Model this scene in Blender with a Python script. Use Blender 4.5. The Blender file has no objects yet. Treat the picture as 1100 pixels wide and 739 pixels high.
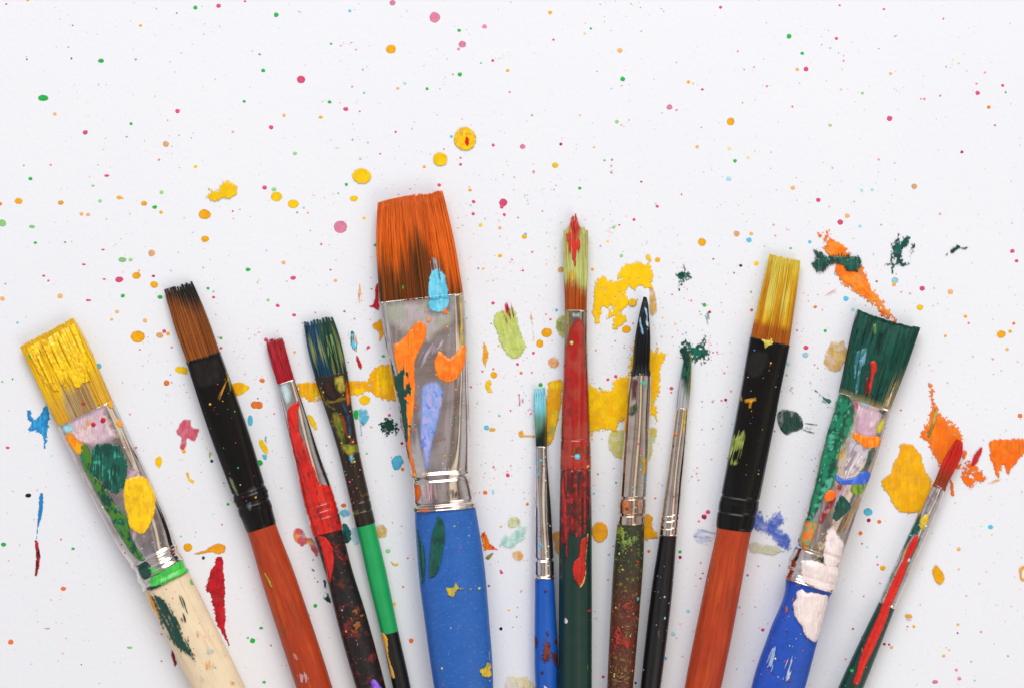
import bpy, math, random
import numpy as np
from mathutils import Vector
from mathutils.bvhtree import BVHTree

random.seed(7); rng = np.random.default_rng(7)
SC = bpy.context.scene
S = 0.00028            # metres per unit of the working plan (one unit is 0.28 mm)
CX, CY = 550.0, 369.5
H = 2600.0             # camera height above the paper in plan units

# ------------------------------------------------------------------ camera
cam = bpy.data.cameras.new('camera'); camo = bpy.data.objects.new('camera', cam)
SC.collection.objects.link(camo); camo.location = (0, 0, H*S)
cam.sensor_width = 36; cam.lens = 36*H/1100.0; cam.clip_start = 0.01; cam.clip_end = 20
cam.dof.use_dof = True; cam.dof.focus_distance = (H-12)*S; cam.dof.aperture_fstop = 5.0
SC.camera = camo
# ------------------------------------------------------------------ light
SC.view_settings.view_transform = 'Standard'; SC.view_settings.look = 'None'
SC.view_settings.exposure = 0; SC.view_settings.gamma = 1
W = bpy.data.worlds.new('World'); SC.world = W; W.use_nodes = True
nt = W.node_tree; nt.nodes.clear()
wo = nt.nodes.new('ShaderNodeOutputWorld'); bg = nt.nodes.new('ShaderNodeBackground')
tc = nt.nodes.new('ShaderNodeTexCoord'); nz = nt.nodes.new('ShaderNodeTexNoise'); rp = nt.nodes.new('ShaderNodeValToRGB')
nz.inputs['Scale'].default_value = 2.3; nz.inputs['Detail'].default_value = 1.5
rp.color_ramp.elements[0].position = .43; rp.color_ramp.elements[0].color = (.09, .06, .045, 1)
rp.color_ramp.elements[1].position = .57; rp.color_ramp.elements[1].color = (1.1, 1.08, 1.12, 1)
nt.links.new(tc.outputs['Generated'], nz.inputs['Vector']); nt.links.new(nz.outputs['Fac'], rp.inputs['Fac'])
sx = nt.nodes.new('ShaderNodeSeparateXYZ'); nt.links.new(tc.outputs['Generated'], sx.inputs[0])
# invented pale, brown and cream bands across X, shaped for streaked reflections in the metal
mz = nt.nodes.new('ShaderNodeMapRange'); mz.inputs['From Min'].default_value = -1; mz.inputs['From Max'].default_value = 1; nt.links.new(sx.outputs['X'], mz.inputs['Value'])
xr = nt.nodes.new('ShaderNodeValToRGB'); nt.links.new(mz.outputs[0], xr.inputs['Fac'])
for k, (p, c) in enumerate([(0., (1.0, 1.0, 1.05)), (.22, (.95, .95, 1.05)), (.33, (.2, .17, .17)), (.42, (.85, .76, .78)), (.51, (.55, .46, .43)), (.57, (.20, .13, .10)), (.605, (1.9, 1.68, 1.3)), (.73, (1.7, 1.5, 1.15)), (.77, (.12, .07, .05)), (.85, (.7, .68, .7)), (1., (1.0, 1.0, 1.0))]):
    e = xr.color_ramp.elements[k] if k < 2 else xr.color_ramp.elements.new(p)
    e.position = p; e.color = (*c, 1)
mw = nt.nodes.new('ShaderNodeMix'); mw.data_type = 'RGBA'; mw.inputs[0].default_value = .2; nt.links.new(xr.outputs['Color'], mw.inputs[6]); nt.links.new(rp.outputs['Color'], mw.inputs[7])
nt.links.new(mw.outputs[2], bg.inputs['Color']); nt.links.new(bg.outputs[0], wo.inputs[0])
bg.inputs['Strength'].default_value = 0.62

def area(name, loc, target, sx, sy, power, col):
    l = bpy.data.lights.new(name, 'AREA'); l.shape = 'RECTANGLE'; l.size = sx; l.size_y = sy
    l.energy = power; l.color = col
    o = bpy.data.objects.new(name, l); SC.collection.objects.link(o); o.location = loc
    o.rotation_euler = (Vector(target)-Vector(loc)).to_track_quat('-Z', 'Y').to_euler()
area('window_light', (-.05, 1.12, 1.02), (0, -.03, 0), 1.3, .8, 19.4, (.985, 1, 1))
area('side_light', (.62, -.78, .80), (0, -.05, 0), .7, .6, 3.2, (1, .95, .90))  # added warm fill from the lower right, evens the paper and brightens metal

# ------------------------------------------------------------------ helpers
def lin(h):
    h = h.lstrip('#'); v = [int(h[i:i+2], 16)/255 for i in (0, 2, 4)]
    return np.array([x/12.92 if x <= .04045 else ((x+.055)/1.055)**2.4 for x in v])
PAL = dict(yellow='#FACB00', gold='#F3AC06', amber='#F3A322', orange='#F8740C', peach='#F1BE82', cream='#EFDFA8',
    green='#1FC04A', palegreen='#9CDD8C', teal='#0B4439', deep='#0C3F36', pink='#DE4272', palepink='#EE9AB8', rose='#D84864',
    red='#C9182A', scarlet='#D9200F', maroon='#8C1418', cyan='#5AC2E4', paleblue='#A9DCEB', blue='#1F62C4', azure='#1A88CC',
    navy='#152036', lime='#BDCB68', olive='#B4A83A', white='#F2E4E2', lilac='#D2B2C4', violet='#6E3CC4', tan='#DDAE58',
    brown='#5A2A24', black='#121214', grass='#4DCF4F', moss='#4C7F22', gray='#B9B2AC', jade='#12805A', sky='#86A0DC', cobalt='#3560CC')
NICE = dict(gold='golden yellow', amber='orange-yellow', palegreen='pale green', teal='dark green', deep='dark green', palepink='pale pink',
    rose='rose pink', cyan='light blue', paleblue='pale blue', azure='bright blue', navy='black', lime='light green', olive='olive yellow',
    white='pinkish white', grass='bright green', moss='olive green', gray='grey', jade='green', sky='periwinkle blue', cobalt='blue', scarlet='bright red', maroon='dark red', violet='purple')
def nice(c): return NICE.get(c, c)
def rgb(c): return lin(PAL.get(c, c))
Y0 = [0, 185, 370, 554]
def pts(s):
    """'cr:u,v u,v|cr:...' plan points measured in quarter units on a grid of tiles."""
    out = []
    for seg in s.split('|'):
        h, b = seg.split(':'); c, r = int(h[0]), int(h[1])
        for q in b.split():
            u, v = q.split(','); out.append((275*c+float(u)/4, Y0[r]+float(v)/4))
    return np.array(out)
def wp(x, y, z=0): return ((x-CX)*S, (CY-y)*S, z*S)

def h2(ix, iy, seed):
    n = (ix.astype(np.int64)*374761393 + iy.astype(np.int64)*668265263 + seed*1274126177) & 0xffffffff
    n = ((n ^ (n >> 13))*1274126177) & 0xffffffff
    return ((n ^ (n >> 16)) & 0xffff)/65535.0
def vn(x, y, seed=0):
    x = np.asarray(x, float); y = np.asarray(y, float)
    ix = np.floor(x); iy = np.floor(y); fx = x-ix; fy = y-iy
    fx = fx*fx*(3-2*fx); fy = fy*fy*(3-2*fy)
    a, b, c, d = h2(ix, iy, seed), h2(ix+1, iy, seed), h2(ix, iy+1, seed), h2(ix+1, iy+1, seed)
    return (a*(1-fx)+b*fx)*(1-fy)+(c*(1-fx)+d*fx)*fy
def fbm(x, y, seed=0, o=3):
    t = 0; a = .5; n = 0
    for i in range(o):
        t = t+a*vn(x*2**i, y*2**i, seed+i*17); n += a; a *= .5
    return t/n
def sst(a, b, x):
    t = np.clip((x-a)/(b-a), 0, 1); return t*t*(3-2*t)

# ------------------------------------------------------------------ materials
def newmat(name):
    m = bpy.data.materials.new(name); m.use_nodes = True; n = m.node_tree
    return m, n, n.nodes['Principled BSDF']
def N(n, t, **k):
    o = n.nodes.new(t)
    for a, b in k.items():
        if a in o.inputs: o.inputs[a].default_value = b
        else: setattr(o, a, b)
    return o
def bumpit(n, b, scale, strength, dist, coord, stretch=None, detail=3):
    no = N(n, 'ShaderNodeTexNoise', Scale=scale, Detail=detail); bu = N(n, 'ShaderNodeBump', Strength=strength, Distance=dist)
    if stretch:
        mp = N(n, 'ShaderNodeMapping'); mp.inputs['Scale'].default_value = stretch
        n.links.new(coord, mp.inputs['Vector']); n.links.new(mp.outputs[0], no.inputs['Vector'])
    else: n.links.new(coord, no.inputs['Vector'])
    n.links.new(no.outputs['Fac'], bu.inputs['Height']); n.links.new(bu.outputs[0], b.inputs['Normal'])
    return no
def colmat(name, rough=.4, metal=0., spec=.5, coat=0., bump=.25, bscale=900, layers=(), stretch=None, dist=.0002, rvar=.15, big=None):
    """Principled fed by the mesh's pigment attribute, mottled by layers (colour, scale, lo, hi, stretch-along, amount)."""
    m, n, b = newmat(name)
    ca = N(n, 'ShaderNodeVertexColor'); ca.layer_name = 'Col'
    t = N(n, 'ShaderNodeTexCoord'); cur = ca.outputs['Color']
    # slight tone variation
    n1 = N(n, 'ShaderNodeTexNoise', Scale=200., Detail=4.); n.links.new(t.outputs['Object'], n1.inputs['Vector'])
    mr = N(n, 'ShaderNodeMapRange'); mr.inputs['To Min'].default_value = .86; mr.inputs['To Max'].default_value = 1.12
    n.links.new(n1.outputs['Fac'], mr.inputs['Value'])
    vm = N(n, 'ShaderNodeVectorMath', operation='SCALE'); n.links.new(cur, vm.inputs[0]); n.links.new(mr.outputs[0], vm.inputs['Scale'])
    cur = vm.outputs[0]
    for (c, sc, lo, hi, st, amt) in layers:
        mp = N(n, 'ShaderNodeMapping'); mp.inputs['Scale'].default_value = (1 if st < 3 else .3, st, 1)
        n.links.new(t.outputs['UV'], mp.inputs['Vector'])
        no = N(n, 'ShaderNodeTexNoise', Scale=sc, Detail=5., Roughness=.62); n.links.new(mp.outputs[0], no.inputs['Vector'])
        r = N(n, 'ShaderNodeMapRange'); r.inputs['From Min'].default_value = lo; r.inputs['From Max'].default_value = hi; r.inputs['To Max'].default_value = amt
        n.links.new(no.outputs['Fac'], r.inputs['Value'])
        mx = N(n, 'ShaderNodeMix', data_type='RGBA'); n.links.new(r.outputs[0], mx.inputs['Factor'])
        n.links.new(cur, mx.inputs[6]); mx.inputs[7].default_value = (*rgb(c), 1); cur = mx.outputs[2]
    n.links.new(cur, b.inputs['Base Color']); n.links.new(ca.outputs['Alpha'], b.inputs['Alpha'])
    r = N(n, 'ShaderNodeMapRange'); r.inputs['To Min'].default_value = max(.03, rough-rvar); r.inputs['To Max'].default_value = rough+rvar
    n.links.new(n1.outputs['Fac'], r.inputs['Value']); n.links.new(r.outputs[0], b.inputs['Roughness'])
    b.inputs['Metallic'].default_value = metal; b.inputs['Specular IOR Level'].default_value = spec
    b.inputs['Coat Weight'].default_value = coat; b.inputs['Coat Roughness'].default_value = .12
    if bump: bumpit(n, b, bscale, bump, dist, t.outputs['UV'] if stretch else t.outputs['Object'], stretch)
    if big:
        fine = b.inputs['Normal'].links[0].from_node
        n2 = N(n, 'ShaderNodeTexNoise', Scale=big[0], Detail=2.); mp = N(n, 'ShaderNodeMapping'); mp.inputs['Scale'].default_value = (big[1], big[2], 1)
        b2 = N(n, 'ShaderNodeBump', Strength=1., Distance=big[3]); n.links.new(t.outputs['UV'], mp.inputs['Vector']); n.links.new(mp.outputs[0], n2.inputs['Vector'])
        n.links.new(n2.outputs['Fac'], b2.inputs['Height']); n.links.new(b2.outputs[0], fine.inputs['Normal'])
    return m
M = {}
M['paint'] = colmat('acrylic_paint', .5, bump=.06, bscale=1500, spec=.22)
M['wet'] = colmat('glossy_paint', .25, bump=.05, bscale=500, spec=.45, coat=.25)
M['stain'] = colmat('watery_paint', .6, bump=.12, bscale=2500, spec=.2)
M['hair'] = colmat('bristle_hair', .42, bump=0, spec=.35)
M['metal'] = colmat('aged_metal', .15, metal=1., bump=.03, bscale=5, stretch=(1, 16, 1), dist=.0002, rvar=.08,
    layers=[('#8A6654', 2.2, .5, .7, .35, .45), ('#7A5A48', 1.3, .56, .62, 2., .3)], big=(2., .12, .75, .0022))
M['blackmetal'] = colmat('black_lacquer_metal', .24, bump=.12, bscale=5, stretch=(2, 18, 1), dist=.0003, spec=.25, coat=.06, rvar=.06, big=(2., .12, 1.3, .0010))
M['paintedmetal'] = colmat('paint_stained_metal', .3, metal=.25, bump=.2, bscale=14, stretch=(1, 3, 1), dist=.0003, spec=.6,
    layers=[('#8C7A20', 3.5, .58, .66, .5, .9), ('#0E4A3A', 5.2, .6, .68, .5, .8)])
M['rawwood'] = colmat('raw_wood', .6, bump=.3, bscale=9, stretch=(1, 14, 1), dist=.0003, spec=.3,
    layers=[('#C9A06E', 3, .52, .72, 5, .5), ('#F0DCBC', 4, .5, .7, 6, .6), ('#B98A58', 8, .62, .74, 6, .4)])
M['stainedwood'] = colmat('orange_stained_wood', .42, bump=.3, bscale=12, stretch=(1, 14, 1), dist=.0002, spec=.4,
    layers=[('#8A3212', 3, .46, .66, 6, .7), ('#CC5418', 2, .5, .66, 3, .6), ('#5B1E0C', 8, .56, .7, 6, .65), ('#CF7036', 9, .62, .74, 8, .4)])
M['enamel'] = colmat('painted_handle', .34, bump=.12, bscale=500, spec=.5)
M['satinblue'] = colmat('satin_blue_handle', .45, bump=.25, bscale=1700, spec=.4,
    layers=[('#5C90D4', 22, .55, .72, .6, .5), ('#1D50A8', 7, .5, .75, .6, .4)])
M['blueworn'] = colmat('worn_blue_handle', .42, bump=.3, bscale=900, spec=.4,
    layers=[('#18306E', 9, .58, .7, .6, .6), ('#A9C0E8', 15, .68, .74, .6, .8), ('#3A2A3A', 14, .70, .76, 1, .8)])
M['blackred'] = colmat('black_handle_red_mottle', .4, bump=.5, bscale=1100, dist=.0004, spec=.45,
    layers=[('#8A2A26', 4.5, .53, .68, .7, .8), ('#A04A30', 13, .64, .72, .8, .5), ('#0E0E10', 9, .56, .64, 1, .9)])
M['mottle'] = colmat('olive_crackle_handle', .42, bump=.6, bscale=1300, dist=.0004, spec=.45,
    layers=[('#8C8A34', 11, .57, .66, 1, .75), ('#15201C', 8, .57, .65, 1, .85), ('#A03A24', 17, .66, .73, 1, .7), ('#B0A050', 26, .68, .74, 1, .8)])

def mesh_obj(name, V, F, mat, parent=None, col=None, uv=None, smooth=True, origin=None):
    """V in plan units. Object origin at origin (world) if top-level."""
    V = np.asarray(V, float)
    P = np.empty_like(V); P[:, 0] = (V[:, 0]-CX)*S; P[:, 1] = (CY-V[:, 1])*S; P[:, 2] = V[:, 2]*S
    o0 = np.zeros(3)
    if origin is not None: o0 = np.array(origin)
    P = P-o0
    me = bpy.data.meshes.new(name); me.from_pydata(P.tolist(), [], [list(map(int, f)) for f in F])
    if smooth: me.polygons.foreach_set('use_smooth', [True]*len(me.polygons))
    if col is not None:
        a = me.color_attributes.new('Col', 'FLOAT_COLOR', 'POINT')
        c = np.ones((len(V), 4)); col = np.asarray(col); c[:, :col.shape[1]] = col; a.data.foreach_set('color', c.ravel())
    if uv is not None:
        ul = me.uv_layers.new(name='UVMap'); li = np.empty(len(me.loops), int); me.loops.foreach_get('vertex_index', li)
        ul.data.foreach_set('uv', np.asarray(uv)[li].ravel())
    me.materials.append(mat); me.update()
    o = bpy.data.objects.new(name, me); SC.collection.objects.link(o)
    if parent is not None: o.parent = parent
    elif origin is not None: o.location = origin
    return o
def tag(o, label=None, cat=None, group=None, kind=None):
    if label: o['label'] = label
    if cat: o['category'] = cat
    if group: o['group'] = group
    if kind: o['kind'] = kind

# ------------------------------------------------------------------ paint film: outline -> relief that lies on paper or brush
def sdf(poly, X, Y):
    d = np.full(X.shape, 1e9); ins = np.zeros(X.shape, bool); n = len(poly)
    for i in range(n):
        x1, y1 = poly[i]; x2, y2 = poly[(i+1) % n]
        dx, dy = x2-x1, y2-y1; L = dx*dx+dy*dy+1e-12
        t = np.clip(((X-x1)*dx+(Y-y1)*dy)/L, 0, 1)
        d = np.minimum(d, np.hypot(X-x1-t*dx, Y-y1-t*dy))
        if y1 != y2:
            c = ((y1 > Y) != (y2 > Y)) & (X < dx*(Y-y1)/(y2-y1)+x1); ins ^= c
    return np.where(ins, d, -d)
def smoothpoly(p, k=4):
    n = len(p); out = []
    for i in range(n):
        a, b, c, d = p[i-1], p[i], p[(i+1) % n], p[(i+2) % n]
        for j in range(k):
            t = j/k
            q = .5*((2*b)+(c-a)*t+(2*a-5*b+4*c-d)*t*t+(3*b-a-3*c+d)*t**3)
            out.append(q*.75+(b*(1-t)+c*t)*.25)
    return np.array(out)
SEED = [100]
def film(poly, c1, c2=None, T=.8, edge=.7, es=3., dry=0., ang=90., res=None, w=1., surf=None, lift=0., mixs=6., rim=0., c3=None, scale=1., grain=.25, streak=(1.1, 14.), add=(), soft=.5, amax=1., tv=0., hole=0., rag=0.):
    """returns V, F, C for a paint film inside the outline; surf(x,y)->z or None gives the surface it lies on."""
    SEED[0] += 13; sd_ = SEED[0]
    polys = [smoothpoly(poly)]+[smoothpoly(a) for a in add]
    allp = np.concatenate(polys)
    if scale != 1.:
        polys = [np.column_stack(((p[:, 0]-CX)*scale+CX, (p[:, 1]-CY)*scale+CY)) for p in polys]; allp = np.concatenate(polys)
    x0, y0 = allp.min(0)-edge-1.5; x1, y1 = allp.max(0)+edge+1.5
    ar = (x1-x0)*(y1-y0)
    if res is None: res = .45 if ar < 900 else (.6 if ar < 4000 else .85)
    xs = np.arange(x0, x1, res); ys = np.arange(y0, y1, res); X, Y = np.meshgrid(xs, ys)
    f = sdf(polys[0], X, Y)
    for p in polys[1:]: f = np.maximum(f, sdf(p, X, Y))
    f = f+edge*2.6*(fbm(X/es, Y/es, sd_)-.5)+edge*2.2*(vn(X/(es*3), Y/(es*3), sd_+2)-.5)+edge*1.*(vn(X/1.2, Y/1.2, sd_+3)-.5)
    a = math.radians(ang); al = X*math.cos(a)+Y*math.sin(a); ac = -X*math.sin(a)+Y*math.cos(a)
    st = .65*vn(ac/streak[0], al/streak[1], sd_+5)+.35*vn(ac/(streak[0]*2.6), al/(streak[1]*.6), sd_+6)
    if dry > 0:
        inner = np.clip(f/4., 0, 1)*.17
        f = np.minimum(f, (st+inner-(.33+.62*dry))*9.)
    if rag:
        f = f+rag*2.4*(fbm(X/1.7, Y/1.7, sd_+51)-.5)*np.clip(1.4-np.abs(f)/4., .0, 1)*2
    if hole:
        hn = .6*fbm(X/2.6, Y/2.6, sd_+61)+.4*fbm(X/7., Y/7., sd_+63); f = np.minimum(f, (hn-hole+np.clip(f/8., 0, 1)*.06)*14.)
    f = np.minimum(f, 6.)
    if surf is not None:
        Z = np.empty(X.shape); ok = f > -1.5
        Z[:] = np.nan; idx = np.argwhere(ok)
        for (i, j) in idx:
            z = surf(X[i, j], Y[i, j]); Z[i, j] = np.nan if z is None else z
        f = np.where(np.isnan(Z), -.4, f)
        # shrink where the surface is a sheer side
        zz = np.where(np.isnan(Z), -99, Z)
    else: Z = np.zeros(X.shape)
    hgt = T*(1-np.exp(-np.maximum(f, 0)/w))*(1+grain*1.8*(fbm(X/7., Y/7., sd_+8, 2)-.5)+grain*(st-.5)*2.)+lift
    C1 = rgb(c1); C2 = rgb(c2) if c2 else C1*.86
    m = sst(.42, .62, .6*fbm(X/mixs, Y/mixs, sd_+21)+.4*st)[..., None]
    C = C1*(1-m)+C2*m
    if c3:
        m3 = sst(.58, .68, .5*fbm(X/mixs*1.4, Y/mixs*1.4, sd_+31)+.5*st)[..., None]; C = C*(1-m3)+rgb(c3)*m3
    C = C*(1+.16*(fbm(X/1.6, Y/1.6, sd_+41)-.5)+.16*(st-.5))[..., None]
    if rim: C = C*(1-rim*np.exp(-np.maximum(f, 0)/1.0)[..., None])
    AL = (amax*np.clip(.12+.88*np.maximum(f, 0)/max(soft, .05), 0, 1)*np.clip(1+.0*f, 0, 1))[..., None]
    if tv: AL = AL*(1-tv*sst(.45, .75, fbm(X/5., Y/5., sd_+71)))[..., None]
    C = np.concatenate([C, AL], axis=2)
    V = []; VC = []; gi = {}; ei = {}; F = []
    ny, nx = X.shape; pos = f > 0
    act = pos[:-1, :-1] | pos[1:, :-1] | pos[:-1, 1:] | pos[1:, 1:]
    def gv(i, j):
        k = (i, j)
        if k not in gi: gi[k] = len(V); V.append((X[i, j], Y[i, j], Z[i, j]+hgt[i, j])); VC.append(C[i, j])
        return gi[k]
    def ev(i, j, k, l):
        if not pos[i, j]: i, j, k, l = k, l, i, j
        key = (i, j, k, l)
        if key not in ei:
            t = f[i, j]/(f[i, j]-f[k, l]); za = Z[i, j]; zb = Z[k, l]
            zb = za-1. if zb != zb else zb
            ei[key] = len(V); V.append((X[i, j]*(1-t)+X[k, l]*t, Y[i, j]*(1-t)+Y[k, l]*t, za*(1-t)+zb*t-.12)); VC.append(np.append(C[i, j][:3], .1*amax))
        return ei[key]
    for i, j in np.argwhere(act):
        cs = ((i, j), (i, j+1), (i+1, j+1), (i+1, j)); poly_ = []
        for q in range(4):
            A = cs[q]; B = cs[(q+1) % 4]
            if pos[A]: poly_.append(gv(*A))
            if pos[A] != pos[B]: poly_.append(ev(*A, *B))
        if len(poly_) >= 3: F.append(poly_[::-1])
    return V, F, VC

# ------------------------------------------------------------------ paper
def build_paper():
    m, n, b = newmat('white_paper'); t = N(n, 'ShaderNodeTexCoord')
    no = N(n, 'ShaderNodeTexNoise', Scale=11., Detail=5.); n.links.new(t.outputs['Object'], no.inputs['Vector'])
    mx = N(n, 'ShaderNodeMix', data_type='RGBA'); mx.inputs[6].default_value = (.785, .805, .868, 1); mx.inputs[7].default_value = (.828, .848, .897, 1)
    n.links.new(no.outputs['Fac'], mx.inputs['Factor']); n.links.new(mx.outputs[2], b.inputs['Base Color'])
    b.inputs['Roughness'].default_value = .75; b.inputs['Specular IOR Level'].default_value = .2
    n1 = N(n, 'ShaderNodeTexNoise', Scale=700., Detail=5.); n.links.new(t.outputs['Object'], n1.inputs['Vector'])
    n2 = N(n, 'ShaderNodeTexNoise', Scale=16., Detail=2.); n.links.new(t.outputs['Object'], n2.inputs['Vector'])
    b1 = N(n, 'ShaderNodeBump', Strength=.7, Distance=.00012); b2 = N(n, 'ShaderNodeBump', Strength=.25, Distance=.0015)
    n.links.new(n1.outputs['Fac'], b1.inputs['Height']); n.links.new(n2.outputs['Fac'], b2.inputs['Height'])
    n.links.new(b2.outputs[0], b1.inputs['Normal']); n.links.new(b1.outputs[0], b.inputs['Normal'])
    x0, x1, y0, y1 = -450, 1550, -400, 1250; V = [(x0, y0, 0), (x1, y0, 0), (x1, y1, 0), (x0, y1, 0), (x0, y0, -1.2), (x1, y0, -1.2), (x1, y1, -1.2), (x0, y1, -1.2)]
    F = [(3, 2, 1, 0), (4, 5, 6, 7), (0, 1, 5, 4), (1, 2, 6, 5), (2, 3, 7, 6), (3, 0, 4, 7)]
    o = mesh_obj('paper', V, F, m, smooth=False, origin=(0, 0, 0)); tag(o, 'large sheet of white paper splashed with paint under the brushes', None, None, 'structure')
build_paper()

# ------------------------------------------------------------------ brushes
def herm(S_, A, q):
    """smooth interpolation of rows A at positions S_ (monotone per component)."""
    S_ = np.asarray(S_, float); A = np.asarray(A, float); n = len(S_); q = np.clip(q, S_[0], S_[-1])
    d = np.diff(A, axis=0)/np.diff(S_)[:, None]; m = np.zeros_like(A); m[0] = d[0]; m[-1] = d[-1]
    for i in range(1, n-1):
        same = d[i-1]*d[i] > 0
        m[i] = np.where(same, 2*d[i-1]*d[i]/np.where(np.abs(d[i-1]+d[i]) < 1e-9, 1e-9, d[i-1]+d[i]), 0)
    k = np.clip(np.searchsorted(S_, q, side='right')-1, 0, n-2); h = (S_[k+1]-S_[k]); t = ((q-S_[k])/h)[:, None]; h = h[:, None]
    return (2*t**3-3*t*t+1)*A[k]+(t**3-2*t*t+t)*h*m[k]+(-2*t**3+3*t*t)*A[k+1]+(t**3-t*t)*h*m[k+1]

class Brush:
    def __init__(self, name, label, st, z):
        """st: rows (xl, yl, xr, yr, thickness, exponent) tip to tail; z: (s-fraction, centre height) pairs"""
        self.st = np.array(st, float); c = (self.st[:, :2]+self.st[:, 2:4])/2
        # the stick is straight: draw the section centres onto one gentle curve
        w_ = np.ones(len(c)); w_[-2:] = .1; dx = np.polyval(np.polyfit(c[:, 1], c[:, 0], 2, w=w_), c[:, 1])-c[:, 0]
        dx[:2] *= .5; self.st[:, 0] += dx; self.st[:, 2] += dx; c[:, 0] += dx
        self.s = np.concatenate(([0], np.cumsum(np.hypot(*np.diff(c, axis=0).T)))); self.z = z
        self.L = self.s[-1]
        self.root = bpy.data.objects.new(name, None); SC.collection.objects.link(self.root); self.root.empty_display_size = .01
        b = c[-3]; self.org = wp(b[0], b[1]); self.root.location = self.org
        tag(self.root, label, 'paintbrush', 'paintbrushes fanned out on the paper'); self.parts = {}; self.verts = []; self.n = 0
    def sec(self, s):
        s = np.atleast_1d(np.asarray(s, float)); a = herm(self.s, self.st, s)
        zz = np.interp(s, self.z[0], self.z[1]); k = 1-zz/H
        for i, c0 in ((0, CX), (1, CY), (2, CX), (3, CY)): a[:, i] = (a[:, i]-c0)*k+c0
        a[:, 4] *= k; return a, zz
    def loft(self, name, s0, s1, mat, colf, rings=(), step=1.6, na=44, grow=0., caps=(1, 1), nov=None):
        ns = max(6, int((s1-s0)/step)); ss = list(np.linspace(s0, s1, ns))
        for (r0, am, sg) in rings: ss += list(np.linspace(r0-2.2*sg, r0+2.2*sg, 9))
        ss = np.array(sorted(x for x in ss if s0 <= x <= s1)); a, zz = self.sec(ss)
        off = np.full(len(ss), float(grow))
        for (r0, am, sg) in rings: off += am*np.exp(-((ss-r0)/sg)**2/1.0)
        off[0] -= .5; off[-1] -= .5
        th = np.linspace(0, 2*np.pi, na, endpoint=False); V = []; UV = []; C = []
        for i in range(len(ss)):
            l = a[i, :2]; r = a[i, 2:4]; ce = (l+r)/2; wd = (r-l); hw = np.linalg.norm(wd)/2; wd = wd/(2*hw); ex = nov or a[i, 5]
            A = hw+off[i]; B = a[i, 4]/2+off[i]
            cu = np.sign(np.cos(th))*np.abs(np.cos(th))**(2/ex); su = np.sign(np.sin(th))*np.abs(np.sin(th))**(2/ex)
            V += [(ce[0]+wd[0]*A*c_, ce[1]+wd[1]*A*c_, zz[i]+B*s_) for c_, s_ in zip(cu, su)]
            UV += [(ss[i]/60., t*hw/60.*.9) for t in np.minimum(th, 2*np.pi-th)]
            C += [colf(ss[i], c_) for c_ in cu]
        F = []
        for i in range(len(ss)-1):
            for j in range(na):
                k = (j+1) % na; F.append((i*na+j, i*na+k, (i+1)*na+k, (i+1)*na+j))
        for e, (row, on) in enumerate(((0, caps[0]), (len(ss)-1, caps[1]))):
            ce = np.mean(V[row*na:(row+1)*na], axis=0); V.append(tuple(ce)); UV.append(UV[row*na]); C.append(C[row*na]); ci = len(V)-1
            for j in range(na):
                k = (j+1) % na; F.append((row*na+k, row*na+j, ci) if e == 0 else (row*na+j, row*na+k, ci))
        o = mesh_obj(name, V, F, mat, self.root, C, UV, origin=None)
        o.data.transform(__import__('mathutils').Matrix.Translation(-Vector(self.org)))
        self.parts[name] = o
        self.verts.append((np.array(V), F)); zm = np.array(V)[:, 2].min()
        if zm < .2: print('LOW', self.root.name, name, zm)
        return o
    def surf(self):
        V = []; F = []
        for v, f in self.verts:
            b = len(V); V += v.tolist(); F += [tuple(i+b for i in q) for q in f]
        bv = BVHTree.FromPolygons([tuple(v) for v in V], F); d = Vector((0, 0, -1))
        def s(x, y):
            h = bv.ray_cast(Vector((x, y, 400)), d)
            return None if h[0] is None or h[1].z*(1) == 0 or abs(h[1].z) < .12 else h[0].z
        return s
    def bristles(self, s1, colf, n=500, clumps=14, jit=3., spread=0., rad=.42, tip=None, mat='hair', pull=.5, core=.86, wav=.5, corecut=5.):
        """hairs from ferrule mouth (s1) to the tip (s about 0); tip(u) gives where the hairs at u end"""
        tip = tip or (lambda u: 0.)
        mat = M[mat]
        V = []; F = []; C = []
        # core: the packed inner hairs, its own end following the hairs' ends
        na = 60; ks = np.linspace(0, 1, 34); th = np.linspace(0, 2*np.pi, na, endpoint=False)
        for k in ks:
            for t in th:
                cu, su = math.cos(t), math.sin(t)
                ex = 3.2; cu = math.copysign(abs(cu)**(2/ex), cu); su = math.copysign(abs(su)**(2/ex), su)
                u = cu*(.95); e = tip(u)+corecut+2.2*vn(u*clumps*1.3, 0., 4); s = e+(s1+3-e)*k
                a, zz = self.sec(s); a = a[0]; l, r = a[:2], a[2:4]; ce = (l+r)/2; w = (r-l)/2
                br = core*(1-.75*(1-k)**5)+.10*(vn(u*clumps*2.2, s/30., 9)-.5)
                V.append((ce[0]+w[0]*u, ce[1]+w[1]*u, zz[0]+a[4]/2*su*br)); C.append(np.array(colf(k, u, .42+.25*vn(u*40, s/25., 12)))*.92)
        for i in range(len(ks)-1):
            for j in range(na):
                q = (j+1) % na; F.append((i*na+j, i*na+q, (i+1)*na+q, (i+1)*na+j))
        F.append(tuple(range(na))[::-1]); F.append(tuple(range((len(ks)-1)*na, len(ks)*na)))
        self.verts.append((np.array(V), list(F)))
        # hairs
        seg = 13; tt = np.linspace(0, 1, seg); crs = rng.uniform(-1, 1, clumps+2); cl_len = rng.uniform(-1, 1, clumps+2)
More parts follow.
